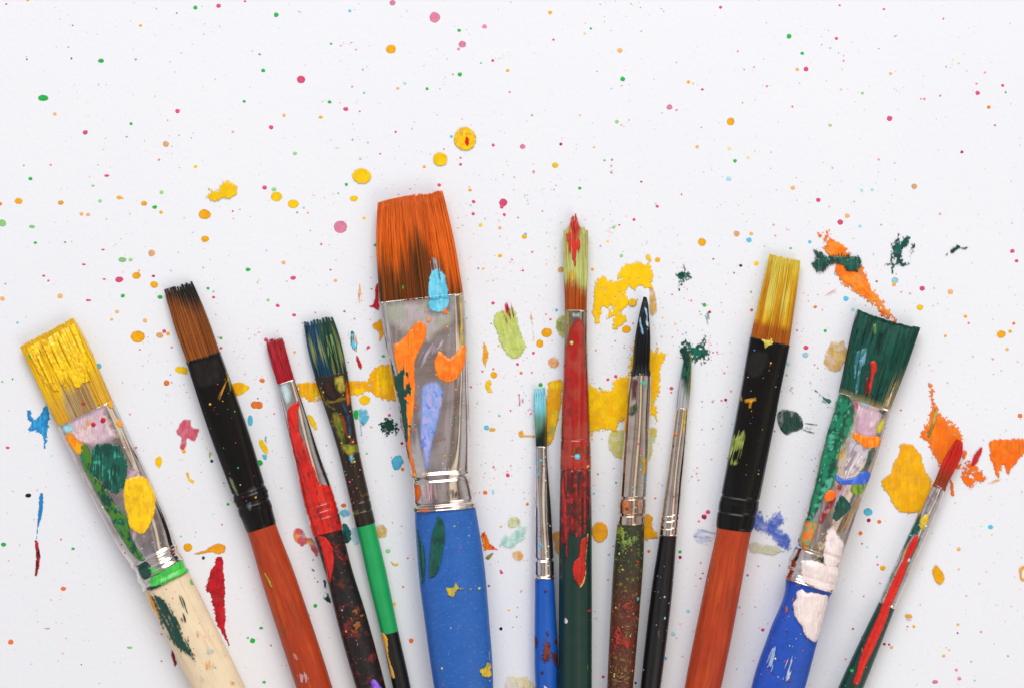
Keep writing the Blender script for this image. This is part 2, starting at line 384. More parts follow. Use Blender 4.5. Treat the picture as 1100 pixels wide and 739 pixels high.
        for i in range(n):
            u0 = rng.uniform(-1, 1); side = 1 if rng.random() < .78 else -1
            cid = int((u0+1)/2*clumps); uc = (cid+.5)/clumps*2-1+.5*crs[cid]/clumps
            v = rng.uniform(.80, 1.08) if rng.random() < .8 else rng.uniform(.3, .9)
            rv = rng.random(); ph = rng.uniform(0, 6.28); dr = rng.normal(0, .02+spread)*(4 if rng.random() < .03 else 1)
            e = tip(u0)+jit*(.45*cl_len[cid]+abs(rng.normal(0, .55)))
            r_ = rad*rng.uniform(.75, 1.25); b = len(V)
            ex = 3.2; prof = (1-min(1, abs(u0))**ex)**(1/ex)
            for t in tt:                     # t 0 at mouth .. 1 at tip
                s = s1+2+(e-s1-2)*t; a, zz = self.sec(s); a = a[0]; l, r = a[:2], a[2:4]; ce = (l+r)/2; w = (r-l)/2; hw = np.linalg.norm(w)
                u = u0*.985+pull*(uc-u0)*t*t+dr*t*t+wav*math.sin(ph+t*5)/hw*.5*t
                u = max(-1.04, min(1.04, u))
                z = zz[0]+side*a[4]/2*prof*v*(core+.12)*(1-.55*t**4)
                p = np.array([ce[0]+w[0]*u, ce[1]+w[1]*u, z]); wn = w/hw; rr = r_*(1-.75*t**3)
                c = colf(1-t, u0, rv)
                for q in range(3):
                    an = 2.094*q+1.57; V.append((p[0]+wn[0]*rr*math.cos(an), p[1]+wn[1]*rr*math.cos(an), max(.15, p[2]+rr*math.sin(an)))); C.append(c)
            for j in range(seg-1):
                for q in range(3):
                    k = (q+1) % 3; F.append((b+j*3+q, b+j*3+k, b+j*3+3+k, b+j*3+3+q))
            F.append((b+seg*3-3, b+seg*3-2, b+seg*3-1))
        o = mesh_obj('bristles', V, F, mat, self.root, C)
        o.data.transform(__import__('mathutils').Matrix.Translation(-Vector(self.org))); self.parts['bristles'] = o
    def marks(self, rows):
        sf = self.surf(); kz = 1-(max(self.z[1])+8)/H
        for (part, c, outline, o) in rows:
            o = dict(o); mat = o.pop('mat', 'wet'); self.n += 1; nm = o.pop('name', 'paint_smear')
            p = circ(outline) if outline[0] == '@' else pts(outline)
            o.setdefault('T', .7); o.setdefault('edge', .55); o.setdefault('soft', 3.4 if (part == 'ferrule' and o['T'] <= .8 and outline[0] != '@') else .8)
            o.setdefault('grain', .3 if o['T'] > .9 else .15)
            lf = 1.7 if part == 'bristles' else 0.
            V, F, C = film(p, c, surf=sf, lift=.1+.05*self.n+lf, scale=kz, res=.5, **o)
            if not F: print('EMPTY', self.root.name, c, outline[:20]); continue
            q = mesh_obj(nm, V, F, M[mat], self.parts[part], C)
            q.data.transform(__import__('mathutils').Matrix.Translation(-Vector(self.org))); q['label'] = nice(c)+' paint smear'
    def specks(self, n, cols, s0, s1, part):
        sf = self.surf(); V = []; F = []; C = []
        for i in range(n):
            s = rng.uniform(s0, s1); a, zz = self.sec(s); a = a[0]; u = rng.uniform(.06, .94); x = a[0]*(1-u)+a[2]*u; y = a[1]*(1-u)+a[3]*u
            z = sf(x, y)
            if z is None: continue
            disc(V, F, C, x, y, z+.12, min(1.5, .3+rng.exponential(.28)), rgb(random.choice(cols)), sf)
        if F:
            q = mesh_obj('paint_specks', V, F, M['wet'], self.parts[part], C); q['kind'] = 'stuff'
            q.data.transform(__import__('mathutils').Matrix.Translation(-Vector(self.org)))

def circ(sp):
    h, b = sp[1:].split(':'); q = b.split(',')
    x = 275*int(h[0])+float(q[0])/4; y = Y0[int(h[1])]+float(q[1])/4; rx = float(q[2])/4; ry = float(q[3])/4 if len(q) > 3 else rx
    return np.array([(x+rx*math.cos(t), y+ry*math.sin(t)) for t in np.linspace(0, 2*np.pi, 10, endpoint=False)])
def disc(V, F, C, x, y, z, r, col, sf=None, rx=1., ry=1., ht=.35, rim=0.):
    n = 8 if r < 1 else 14; b = len(V); ph = random.uniform(0, 6); jr = [random.uniform(.86, 1.12) for _ in range(n)]
    V.append((x, y, z+ht*min(1, r))); C.append(col)
    for k, (fr, hz) in enumerate(((.72, .8), (1., -.15))):
        for i in range(n):
            t = 2*math.pi*i/n+ph; xx = x+r*rx*fr*jr[i]*math.cos(t); yy = y+r*ry*fr*jr[i]*math.sin(t); zz = z
            if sf is not None and k:
                q = sf(xx, yy); zz = (q if q is not None else z-.5)
            V.append((xx, yy, zz+ht*min(1, r)*hz)); C.append(col*(1-rim*k))
    for i in range(n):
        j = (i+1) % n
        F.append((b, b+1+j, b+1+i)); F.append((b+1+i, b+1+j, b+1+n+j, b+1+n+i))

def mixc(a, b, t): t = min(1, max(0, t)); return a*(1-t)+b*t
def stp(a, b, x): t = min(1, max(0, (x-a)/(b-a))) if a != b else float(x > a); return t*t*(3-2*t)
def cst(h):
    c = rgb(h); return lambda s, u: c
def vnf(a, b, s=0): return float(vn(np.array(a), np.array(b), s))
SIL = '#DED6D2'
ALLC = ['pink', 'red', 'orange', 'green', 'cyan', 'yellow', 'white', 'teal']

#@BRUSHES
exec_order = []
def brush_yellow():
    B = Brush('paintbrush', 'wide flat brush with yellow-caked bristles and raw pale wood handle',
      [(21,372,79,341,13,3),(42,415,101,384,15,4),(62,458,120,430,17,5),(85,502,142,475,18,5),(107,553,163,527,24,3.6),(130,592,181,567,31,2.8),(143,610,189,588,34,2.4),(155,635,203,613,35,2.2),(183,690,231,667,38,2.1),(207,741,255,718,38,2.1),(300,935,335,918,28,2),(346,1030,358,1024,10,2)],
      ([0, 95, 300, 420, 800], [8, 11, 18.5, 19.5, 19.5]))
    s = B.s; sF, sH = s[2], s[7]
    Yl, Ye, Bn, Gr = rgb('#F8D000'), rgb('#EBB406'), rgb('#A8762C'), rgb('#C9B48A')
    def cf(k, u, r):
        e = .56+.2*vnf(u*7, 1.)+.1*(r-.5)-.06*u
        c = mixc(mixc(Yl, Ye, r), rgb('#FFE04A'), .5*stp(.8, 1, r)); d = mixc(mixc(Gr, Bn, r), Ye, stp(.45, .55, abs(u))*.8)
        return mixc(c, d, stp(e-.07, e+.07, k))
    B.bristles(sF, cf, n=1500, clumps=26, jit=2.4, rad=.42, pull=.8, core=.8, wav=1.2)
    B.loft('ferrule', sF, sH, M['metal'], cst(SIL), rings=[(sF+.8, .5, .8), (s[6]-2, 1.4, 2.2), (s[6]+5, -1.2, 2.), (s[6]+14, 1.3, 2.6), (s[6]+22, -.8, 1.5), (sH-1.5, 1., 1.2)], grow=.5)
    B.loft('handle', sH-3, B.L, M['rawwood'], cst('#EAD6B6'), grow=-.4)
    B.marks([
     ('bristles','#F2C202','01:100,735 200,690 315,622 340,690|02:370,60 385,150 360,165 330,190 270,185 240,200 200,190 150,110 90,10',dict(dry=.26,ang=64,T=1.1,grain=.8,streak=(1.5,34.),c2='#F8D410',c3='#DB9E04',edge=1.,soft=.8,mixs=3)),
     ('bristles','orange','01:120,735 140,720 180,739|02:200,30 160,10',dict(dry=.6,ang=64,T=1.9,streak=(1.2,10.))),
     ('bristles','green','@02:118,48,8,10',{}),('bristles','red','@02:352,253,6,7',{}),
     ('ferrule','lilac','02:262,350 430,265 455,290 480,340 505,395 400,440 300,410',dict(c2='#E2CCCC',c3='#B8A4A8',T=.3,edge=.9,soft=5.,mixs=9)),
     ('ferrule','amber','02:320,372 360,330 400,295 425,305 415,330 380,370 378,420 355,425 360,375 330,390',dict(c2='peach',dry=.35,ang=50,T=.4)),
     ('ferrule','paleblue','02:265,345 310,345 315,372 285,385 265,370',dict(T=.4)),
     ('ferrule','moss','02:335,440 365,425 390,480 400,560 445,640 500,690 540,730|03:560,60 590,130 628,182 600,190 560,150 500,60 470,0|02:440,690 395,600 350,520',dict(c2='teal',c3='jade',T=.9,ang=62)),
     ('ferrule','gold','02:272,385 305,375 330,405 365,430 370,465 330,475 300,450 280,420',dict(c2='orange')),
     ('ferrule','teal','02:390,470 410,430 460,418 510,435 540,480 548,540 535,600 500,640 460,625 430,590 395,570 385,520',dict(c2='#0D5A4A',c3='#3C9A88',T=1.1,mixs=9,edge=1.3,soft=1.5)),
     ('ferrule','moss','02:395,560 440,600 480,660 530,739 500,739 440,680 400,610',dict(c2='teal',T=1.)),
     ('ferrule','lilac','02:545,560 600,540 560,600 540,600|03:560,60 590,50 590,90 570,110',dict(T=.4)),
     ('ferrule','yellow','02:540,580 600,560 635,585 665,640 668,700 660,739|03:655,20 630,65 600,75 560,50 550,10|02:535,700 530,640',dict(c2='#E8B408',T=1.8,w=1.6,edge=.6)),
     ('ferrule','scarlet','02:590,705 620,690 640,662 632,700 605,725',dict(T=.6,dry=.2)),
     ('ferrule','red','@02:437,326,13',{}),('ferrule','red','@02:397,342,10',{}),('ferrule','amber','@02:514,337,19,22',{}),('ferrule','olive','@02:472,257,15,18',dict(c2='amber')),
     ('ferrule','#5FB0A0','02:400,470 440,440 490,445 520,480 500,520 450,510 410,520',dict(dry=.3,ang=30,T=.35,soft=3.)),('ferrule','violet','02:462,488 500,480 498,498 470,512',dict(dry=.2,T=.4)),
     ('ferrule','grass','03:640,275 700,235 775,192 800,205 810,238 740,275 660,310 650,290',dict(T=1.,c2='#38B848')),
     ('ferrule','grass','03:650,215 690,225 720,235 680,250 650,245',dict(T=.8)),
     ('ferrule','teal','03:595,215 630,195 655,225 648,262 622,272 602,250',dict(T=.9)),
     ('ferrule','teal','03:635,302 690,285 700,298 640,320',dict(T=.9)),
     ('handle','teal','03:655,338 700,345 735,385 775,450 790,500 825,555 848,625 820,600 780,570 740,545 705,490 680,420',dict(dry=.2,ang=64,T=.35,streak=(1.1,20.),edge=1.2,rag=1.2)),
     ('handle','teal','03:775,330 795,350 815,400 802,450 785,440 795,400 775,365',dict(dry=.22,ang=70,T=.35)),
     ('handle','grass','03:818,262 832,262 838,298 820,290',{}),
     ('handle','peach','@03:855,500,18,14',dict(mat='stain',T=.2,c2='#E0B070',dry=.35,amax=.7,soft=2.)),('handle','peach','@03:893,490,9,14',dict(dry=.3,amax=.7,soft=1.5,mat='stain',T=.2)),('handle','amber','03:875,620 905,610 935,640 910,655 885,650',dict(T=.3,mat='stain',dry=.3,amax=.75,soft=2.)),
     ('handle','paleblue','@03:908,577,17,11',dict(dry=.3,amax=.7,soft=1.5,T=.2,mat='stain')),('handle','paleblue','@03:870,702,13,22',dict(dry=.3,amax=.7,soft=1.5,T=.2,mat='stain')),('handle','amber','@03:1002,712,11,7',{}),
     ('handle','amber','03:635,330 650,328 690,450 680,440 655,390',dict(T=.2,dry=.3,ang=65,mat='stain')),
    ])
    B.specks(150, ['white', 'pink', 'red', 'lilac', 'cyan'], sF, s[6], 'ferrule'); B.specks(40, ['orange', 'peach', 'red', 'cyan'], sH+5, s[9], 'handle')
def brush_sable():
    B = Brush('paintbrush', 'flat brush with clean brown dark-tipped bristles, black ferrule and orange-red wooden handle',
      [(176,311,207,302,9,3),(187,350,222,339,13,4),(200,389,235,378,15,5),(217,437,254,425,17,4.5),(232,477,269,464,22,3.2),(248,528,282,516,28,2.4),(254,545,288,534,30,2),(264,572,295,562,30,2),(280,622,315,611,32,2),(300,680,336,668,34,2),(318,738,354,727,34,2),(385,932,409,924,22,2),(416,1022,426,1019,8,2)],
      ([0, 80, 260, 380, 800], [6, 10, 16, 17.5, 17.5]))
    s = B.s; sF, sH = s[2], s[7]; A, D, K = rgb('#A85A1A'), rgb('#5A2A0C'), rgb('#17130F')
    def cf(k, u, r):
        c = mixc(D, A, .25+.75*r); c = mixc(c, rgb('#C87A30'), stp(.85, 1, r)*.7)
        c = mixc(c, D, stp(.2, .9, u)*.35)
        return mixc(K, c, stp(.08, .42, k+.2*(r-.5)+.12*u*-1))
    B.bristles(sF, cf, n=620, clumps=12, jit=3.5, rad=.42, pull=.35, core=.86)
    B.loft('ferrule', sF, sH, M['blackmetal'], cst('#0E0B0A'), rings=[(sF+1, .4, .8), (s[5]+4, -1.2, 1.4), (s[5]+11, 1., 2.), (s[6]+1, -1.1, 1.4), (s[6]+9, .6, 2.5), (sH-1, -.5, 1.)], grow=.4)
    B.loft('handle', sH-3, B.L, M['stainedwood'], cst('#B0380F'), grow=-.3)
    B.marks([('ferrule','amber','02:965,140 973,160 958,210 942,240 934,228 950,180',dict(dry=.2,ang=110)),
     ('ferrule','yellow','02:968,112 980,130 992,190 985,200 975,160',dict(c2='olive')),
     ('ferrule','#8FA487','02:985,570 1005,590 1030,650 1012,645 990,600',dict(c2='olive')),
     ('ferrule','#262322','02:812,85 925,50 950,140 945,165 850,195',dict(T=.1,mat='paint',c2='#1E1B1A',soft=4.,amax=.8)),  # grey reflection on the flat ferrule top, painted as a thin film
     ('ferrule','#5E6A66','02:1062,682 1080,672 1088,700 1075,715 1062,700',dict(T=.4)),
     ('handle','olive','13:35,240 58,265 78,310 62,300',dict(T=.2,mat='paint')),
     ('handle','#D39A9A','13:175,680 205,660 232,690 215,715 190,710',dict(T=.2,dry=.35,mat='paint')),('handle','#C88070','13:150,575 175,590 190,620 165,610',dict(T=.2,dry=.4,mat='paint')),
     ('handle','#8A6A30','13:95,400 120,470 135,520 110,480',dict(T=.15,dry=.4,mat='paint'))])
    B.specks(25, ['gold', 'pink', 'green'], sF, s[6], 'ferrule')
def brush_red():
    B = Brush('paintbrush', 'slim brush with dark red bristles, red-smeared silver ferrule and black and red mottled handle',
      [(286,366,303,360,7,3),(290,384,308,378,9,3),(298,413,316,407,11,4),(306,443,327,437,13,3.4),(316,494,342,487,20,2.4),(328,551,360,541,26,2),(336,576,367,567,28,2),(351,620,380,612,28,2),(362,664,394,655,29,2),(382,739,413,730,29,2),(422,880,442,874,18,2),(444,975,452,973,7,2)],
      ([0, 50, 215, 330, 700], [6, 8, 14.5, 15, 15]))
    s = B.s; sF, sH = s[2], s[6]; R, D, P = rgb('#C8182A'), rgb('#6A0A14'), rgb('#E2606E')
    cf = lambda k, u, r: mixc(mixc(D, R, .2+.8*r), P, stp(.8, 1, r)*.7*stp(.9, .2, k))
    B.bristles(sF, cf, n=300, clumps=7, jit=6, rad=.45, pull=.7, core=.8, spread=.08)
    B.loft('ferrule', sF, sH, M['metal'], cst(SIL), rings=[(sF+.8, .4, .7), (s[5]-5, -.6, 1.), (s[5]+2, -.6, 1.), (s[5]+9, -.5, 1.)], grow=.5)
    B.loft('handle', sH-3, B.L, M['blackred'], cst('#1B1516'), grow=-.6)
    B.marks([('ferrule','#C8E0E4','12:98,180 130,165 150,215 135,260 115,240',dict(T=.2)),
     ('ferrule','scarlet','12:130,290 150,260 175,240 187,255 180,300 190,380 215,440 245,520 270,590 300,600 325,615 350,720 350,739|13:370,58 310,75 245,88 226,15|12:210,720 185,600 160,480 140,380',dict(c2='#B81812',T=1.3,w=1.5,ang=72,c3='#8A1A14')),
     ('ferrule','#3E5A3C','12:150,315 165,310 172,345 175,400 165,400 150,350',dict(c2='#7A2018')),
     ('ferrule','#6A1A16','12:165,440 185,440 220,560 225,640 205,640 180,540',dict(dry=.35,ang=72,T=.3)),
     ('ferrule','#D8383C','12:290,620 325,625 345,690 320,720 300,690',dict(dry=.3,T=.3,c2='#E86A60')),
     ('handle','scarlet','13:264,88 300,90 330,130 340,180 330,240 320,288 303,270 300,220 285,150',dict(c2='#B81812',T=1.,edge=.7)),
     ('handle','violet','13:495,700 515,697 545,745 500,745',dict(T=.5,c2='#9A70E0')),
     ('handle','#8A2A26','13:330,80 350,120 380,130 378,180 350,190 340,150',dict(T=.3,hole=.5,rag=3.,mat='paint')),
     ('handle','#9A5A2A','13:400,400 440,390 470,460 450,480 430,520 410,470',dict(T=.3,hole=.52,rag=3.,mat='paint'))])
    B.specks(40, ['maroon', 'orange', 'teal', 'lilac'], sH, s[9], 'handle')
def brush_bluegreen():
    B = Brush('paintbrush', 'narrow flat brush with blue and green bristles and a green band on its black handle',
      [(326,346,358,339,8,3),(330,372,366,365,11,4),(337,406,371,399,13,4.5),(353,448,379,442,15,3.4),(365,485,386,480,17,2.5),(377,541,397,536,19,2),(382,566,402,561,19.5,2),(395,619,416,614,20,2),(409,681,428,677,19,2),(422,739,441,735,18,2),(457,885,468,882,11,2),(480,985,486,984,5,2)],
      ([0, 60, 225, 300, 700], [5.5, 8, 10.3, 10.3, 10.3]))
    s = B.s; sF, sH, sG = s[2], s[6], s[8]
    b1, g1, n1, y1 = rgb('#15587E'), rgb('#1F5238'), rgb('#0A222A'), rgb('#B8B860')
    def cf(k, u, r):
        w = vnf(u*5+3, k*1.6, 3); c = mixc(b1, g1, stp(-.5, .5, u+1.*(w-.5))); c = mixc(c, n1, stp(.35, .75, r)*.9)
        c = mixc(c, y1, stp(.62, .8, vnf(u*9, k*3+r, 8))*.55*stp(.0, .3, k)); return mixc(c, n1, stp(.6, 1, k)*.5)
    B.bristles(sF, cf, n=480, clumps=10, jit=2.5, rad=.45, pull=.4, core=.86)
    B.loft('ferrule', sF, sH, M['paintedmetal'], cst('#2A2016'), rings=[(sF+.6, .7, .7), (s[5], -.7, 1.), (s[5]+10, -.7, 1.)], grow=.4)
    gg, bb = rgb('#18A058'), rgb('#141210'); B.loft('handle', sH-3, B.L, M['enamel'], lambda q, u: gg if q < sG else bb, grow=-.3, step=.8)
    B.marks([('ferrule','#8C7A1A','12:268,170 285,200 300,250 345,275 330,285 290,250 270,200',dict(T=.5,c2='#5A5A18')),
     ('ferrule','olive','12:335,142 378,135 388,190 365,212 340,190',dict(c2='#6A5A10')),
     ('ferrule','#301810','12:285,160 330,145 340,190 360,225 335,245 300,225 285,190',dict(T=.4)),
     ('ferrule','orange','12:385,150 396,180 404,240 392,265 384,210',dict(c2='red')),
     ('ferrule','#5A6A18','12:325,300 350,290 378,340 385,420 360,420 335,360',dict(c2='#8A7A20',c3='teal',T=.5)),
     ('ferrule','#2C5C9C','12:362,235 385,262 408,325 413,395 398,385 386,320 370,270',dict(c2='#163058')),
     ('ferrule','#B04A20','12:365,300 385,330 395,400 380,380',dict(T=.4)),
     ('ferrule','#A89A24','12:365,430 400,425 438,425 432,460 408,482 375,462',dict(c2='#6A7A20',T=.8)),
     ('ferrule','paleblue','12:395,455 410,445 420,480 415,515 402,495',dict(T=.5,c2='cyan')),
     ('bristles','#6E8A50','11:290,700 320,690 345,739|12:350,60 355,110 320,110 300,40',dict(dry=.5,ang=77,T=.4)),
     ('handle','tan','13:535,505 550,500 568,530 570,600 585,650 600,690 592,702 576,690 570,640 555,590 540,540',dict(c2='gold',T=.9))])
    B.specks(60, ['gold', 'pink', 'teal', 'cyan', 'orange'], sF, s[5], 'ferrule')
def brush_big():
    B = Brush('paintbrush', 'largest brush, wide with orange bristles, paint-smeared silver ferrule and matt blue handle',
      [(406,217,475,203,14,3),(404,262,487,252,20,4),(405,300,493,289,23,5),(407,325,497,315,25,6),(415,370,501,362,26,6),(427,437,503,430,32,4),(438,492,505,486,42,2.8),(443,512,505,507,45,2.4),(445,534,508,528,46,2.2),(446,549,512,544,46,2.1),(450,615,522,609,50,2.1),(456,667,526,660,51,2.1),(466,741,530,735,48,2.1),(484,860,524,857,34,2),(498,950,510,949,12,2)],
      ([0, 115, 330, 450, 760], [11, 15, 25, 26, 26]))
    s = B.s; sF, sH = s[3], s[9]; O, O2, D, G = rgb('#F57608'), rgb('#C24C04'), rgb('#4A2A08'), rgb('#2A3210')
    def cf(k, u, r):
        c = mixc(O2, O, .15+.85*r); c = mixc(c, rgb('#F58A3A'), stp(.9, 1, r)*.5)
        e = .50-.28*math.exp(-((u-.05)/.33)**2)-.12*stp(.4, 1, -u)+.3*stp(.5, 1, u)+.26*(vnf(u*14, 1.)-.5); d = mixc(D, G, stp(.3, 1, r)); d = mixc(d, O2, stp(.5, 1., vnf(u*26, 2.))*.45)
        return mixc(c, d, stp(e, e+.34, k)*(.66+.45*vnf(u*33, 5.)))
    B.bristles(sF, cf, n=1500, clumps=24, jit=2.6, rad=.5, pull=.35, core=.9, tip=lambda u: 1.5*math.sin(u*3))
    B.loft('ferrule', sF, sH, M['metal'], cst(SIL), rings=[(sF+.8, .6, .8), (s[7]-1, 1.6, 2.), (s[7]+4, -1.2, 1.8), (s[8]+4, 0.2, 3), (s[8]+9, -1.4, 1.8), (sH-4, 1.5, 2.), (sH-.5, .8, .8)], grow=.5, na=64)
    B.loft('handle', sH-3, B.L, M['satinblue'], cst('#2560B2'), grow=-.5, na=56)
    B.marks([
     ('ferrule','#B6B4A8','11:552,565 650,553 740,548 745,600 790,600 835,585 835,520 858,520 852,640 800,680 740,735 640,700 560,640',dict(T=.12,c2='#C8B8C0',c3='#A8B4A0',mat='paint',edge=.8,soft=6.,amax=.75,mixs=12)),  # thin pale grey-green film over the flat top panel
     ('ferrule','#C9B8D0','12:700,60 740,5 800,-30 815,-10 745,60 700,105',dict(T=.3,dry=.3,ang=120)),
     ('ferrule','orange','11:640,705 670,660 700,638 728,655 733,700 718,739|12:700,30 683,80 685,180 682,260 672,320 664,400 672,470 690,560 672,560 650,440 640,300 615,150 592,60 590,0|11:605,735',dict(T=1.3,c2='#F08A20',w=1.5)),
     ('ferrule','teal','12:580,70 600,130 622,90 640,85 665,140 672,200 670,290 665,360 655,410 642,410 627,330 610,240 590,150',dict(T=1.2,edge=.9,ang=80)),
     ('ferrule','orange','12:765,80 785,28 810,45 835,58 870,20 897,-5 900,60 890,110 860,150 820,165 785,145 768,110',dict(T=1.6,w=1.8,c2='#F28A24')),
     ('ferrule','sky','12:705,200 730,165 765,155 795,165 808,210 795,300 775,380 755,470 745,530 728,540 712,450 700,380 705,300',dict(T=.6,c2='#A9A6DA',c3='#5C84E0',ang=86,mat='paint')),
     ('ferrule','yellow','11:870,530 884,525 893,739 874,739 875,640',dict(c2='olive')),('ferrule','yellow','12:870,0 895,0 895,25 878,15',{}),
     ('ferrule','cyan','11:738,560 765,532 800,525 830,530 828,570 800,602 770,602 745,588',dict(T=1.3,c2='#7CD4EC')),
     ('bristles','cyan','11:738,480 752,430 785,415 815,440 828,490 828,540 790,545 760,550 740,535',dict(T=.9,dry=.08,ang=84,c2='#7CD4EC')),
     ('bristles','paleblue','11:740,455 750,360 775,370 795,410 805,460 770,490',dict(T=.5,dry=.4,ang=84,c2='#8A9AA8')),
     ('ferrule','orange','@11:811,599,12',{}),('ferrule','amber','@11:740,635,10',{}),('bristles','green','@11:631,494,5,9',{}),('ferrule','amber','@11:822,665,7',{}),
     ('ferrule','orange','12:680,600 705,598 715,640 700,668 685,665 678,640',{}),('ferrule','orange','12:700,703 740,698 748,716 700,718',dict(T=.4)),
     ('ferrule','#D8A8B0','12:715,590 760,585 790,600 780,660 740,670 720,640',dict(dry=.4,T=.3)),('ferrule','#5A4034','12:800,632 850,618 880,640 850,660 815,655',dict(dry=.35,T=.3)),
     ('ferrule','#E8D8A8','12:700,545 755,540 750,560 700,565',dict(dry=.4,T=.4)),('ferrule','#E8D8A8','12:820,525 890,518 890,540 830,545',dict(dry=.4,T=.4)),
     ('handle','#0C5A4C','13:785,-5 805,20 813,80 805,150 785,230 755,262 742,250 745,180 755,90 770,30',dict(T=.5,c2='teal',ang=100)),
     ('handle','#0C5A4C','13:690,60 705,90 725,150 730,230 722,280 710,285 702,200',dict(T=.5,c2='teal')),
     ('handle','olive','13:818,300 845,302 860,280 874,300 862,318 848,343 828,330',dict(c2='yellow',edge=.8,T=.5)),
     ('handle','olive','13:876,300 900,303 900,309 878,308',dict(T=.4,dry=.2)),('handle','lime','13:912,304 935,305 935,311 912,310',dict(T=.4,dry=.2)),('handle','lime','@13:961,307,7,6',{}),
     ('handle','olive','13:960,652 985,647 995,625 1012,635 1008,665 1012,685 985,685 966,672',dict(c2='yellow',edge=.8,T=.5)),
     ('handle','#7E9CD0','13:985,600 1010,570 1018,600 1018,630 995,620',dict(dry=.4,T=.2,mat='paint'))])
    B.specks(150, ['pink', 'orange', 'red', 'green', 'gold', 'white'], sF+5, s[7], 'ferrule'); B.specks(22, ['pink', 'lime', 'navy'], sH+5, s[12], 'handle')
def brush_small_blue():
    B = Brush('paintbrush', 'shortest slim brush with light blue tipped bristles, narrow silver ferrule and chipped blue handle',
      [(573.5,416,586,416,5,3),(574,440,587,440,7,3),(576,479,587.5,479,9,3),(574.5,555,592.5,555,16,2.1),(574,601,594,601,19,2),(574,621,595,621,20,2),(574,660,597.5,660,22,2),(574,709,600,709,24,2),(575,740,600,740,24,2),(580,870,596,870,15,2),(585,950,591,950,6,2)],
      ([0, 60, 200, 300, 540], [5, 7, 12.3, 12.5, 12.5]))
    s = B.s; sF, sH = s[2], s[5]; C1, W1, N1 = rgb('#62CDE2'), rgb('#D6F2F0'), rgb('#12231C')
    def cf(k, u, r):
        c = mixc(C1, W1, stp(.5, 1, r)); g = mixc(rgb('#2E6E5C'), rgb('#86B4A0'), r); c = mixc(c, g, stp(.3, .55, k+.15*(r-.5)))
        return mixc(c, mixc(N1, rgb('#5A4A20'), stp(.2, 1, u)), stp(.55, .8, k+.1*u))
    B.bristles(sF, cf, n=260, clumps=6, jit=3., rad=.42, pull=.4)
    B.loft('ferrule', sF, sH, M['metal'], cst(SIL), rings=[(sF+.7, .4, .7), (s[4]-.5, -1.3, 1.2), (s[4]+4, .4, 1.6), (sH-3, -.9, .9), (sH-1, .5, .8)], grow=.4)
    B.loft('handle', sH-2, B.L, M['enamel'], cst('#1558B8'), grow=-.3)
    B.marks([('ferrule','cyan','22:98,445 110,445 112,520 106,600 102,700 97,700 96,560',dict(T=.4,dry=.2)),('ferrule','cyan','@22:124,500,8,6',{}),('ferrule','cyan','@22:121,545,6,6',{}),
     ('ferrule','#7AA8A0','22:140,660 155,640 162,700 150,735',dict(dry=.35,T=.3)),('ferrule','cyan','@23:120,122,7,8',{}),
     ('handle','brown','23:150,495 158,510 147,530 165,565 170,600 140,625 115,605 132,590 130,550 140,520',dict(c2='#7A4038',mat='paint',T=.25,edge=1.2,es=2.,rag=1.5)),
     ('handle','brown','23:98,515 112,540 108,570 98,570',dict(mat='paint',T=.25)),('handle','brown','23:172,590 188,585 196,640 182,640',dict(mat='paint',T=.25)),
     ('handle','brown','@23:128,672,8,9',dict(mat='paint',T=.25)),('handle','brown','@23:143,323,6',dict(mat='paint',T=.2)),('handle','brown','@23:187,540,6,12',dict(mat='paint',T=.2)),('handle','brown','@23:110,285,6,4',dict(mat='paint',T=.2)),
     ('handle','white','23:138,728 150,735 152,750 140,745',{})])
    B.specks(40, ['cyan', 'teal', 'pink', 'white'], sF+5, s[4], 'ferrule')
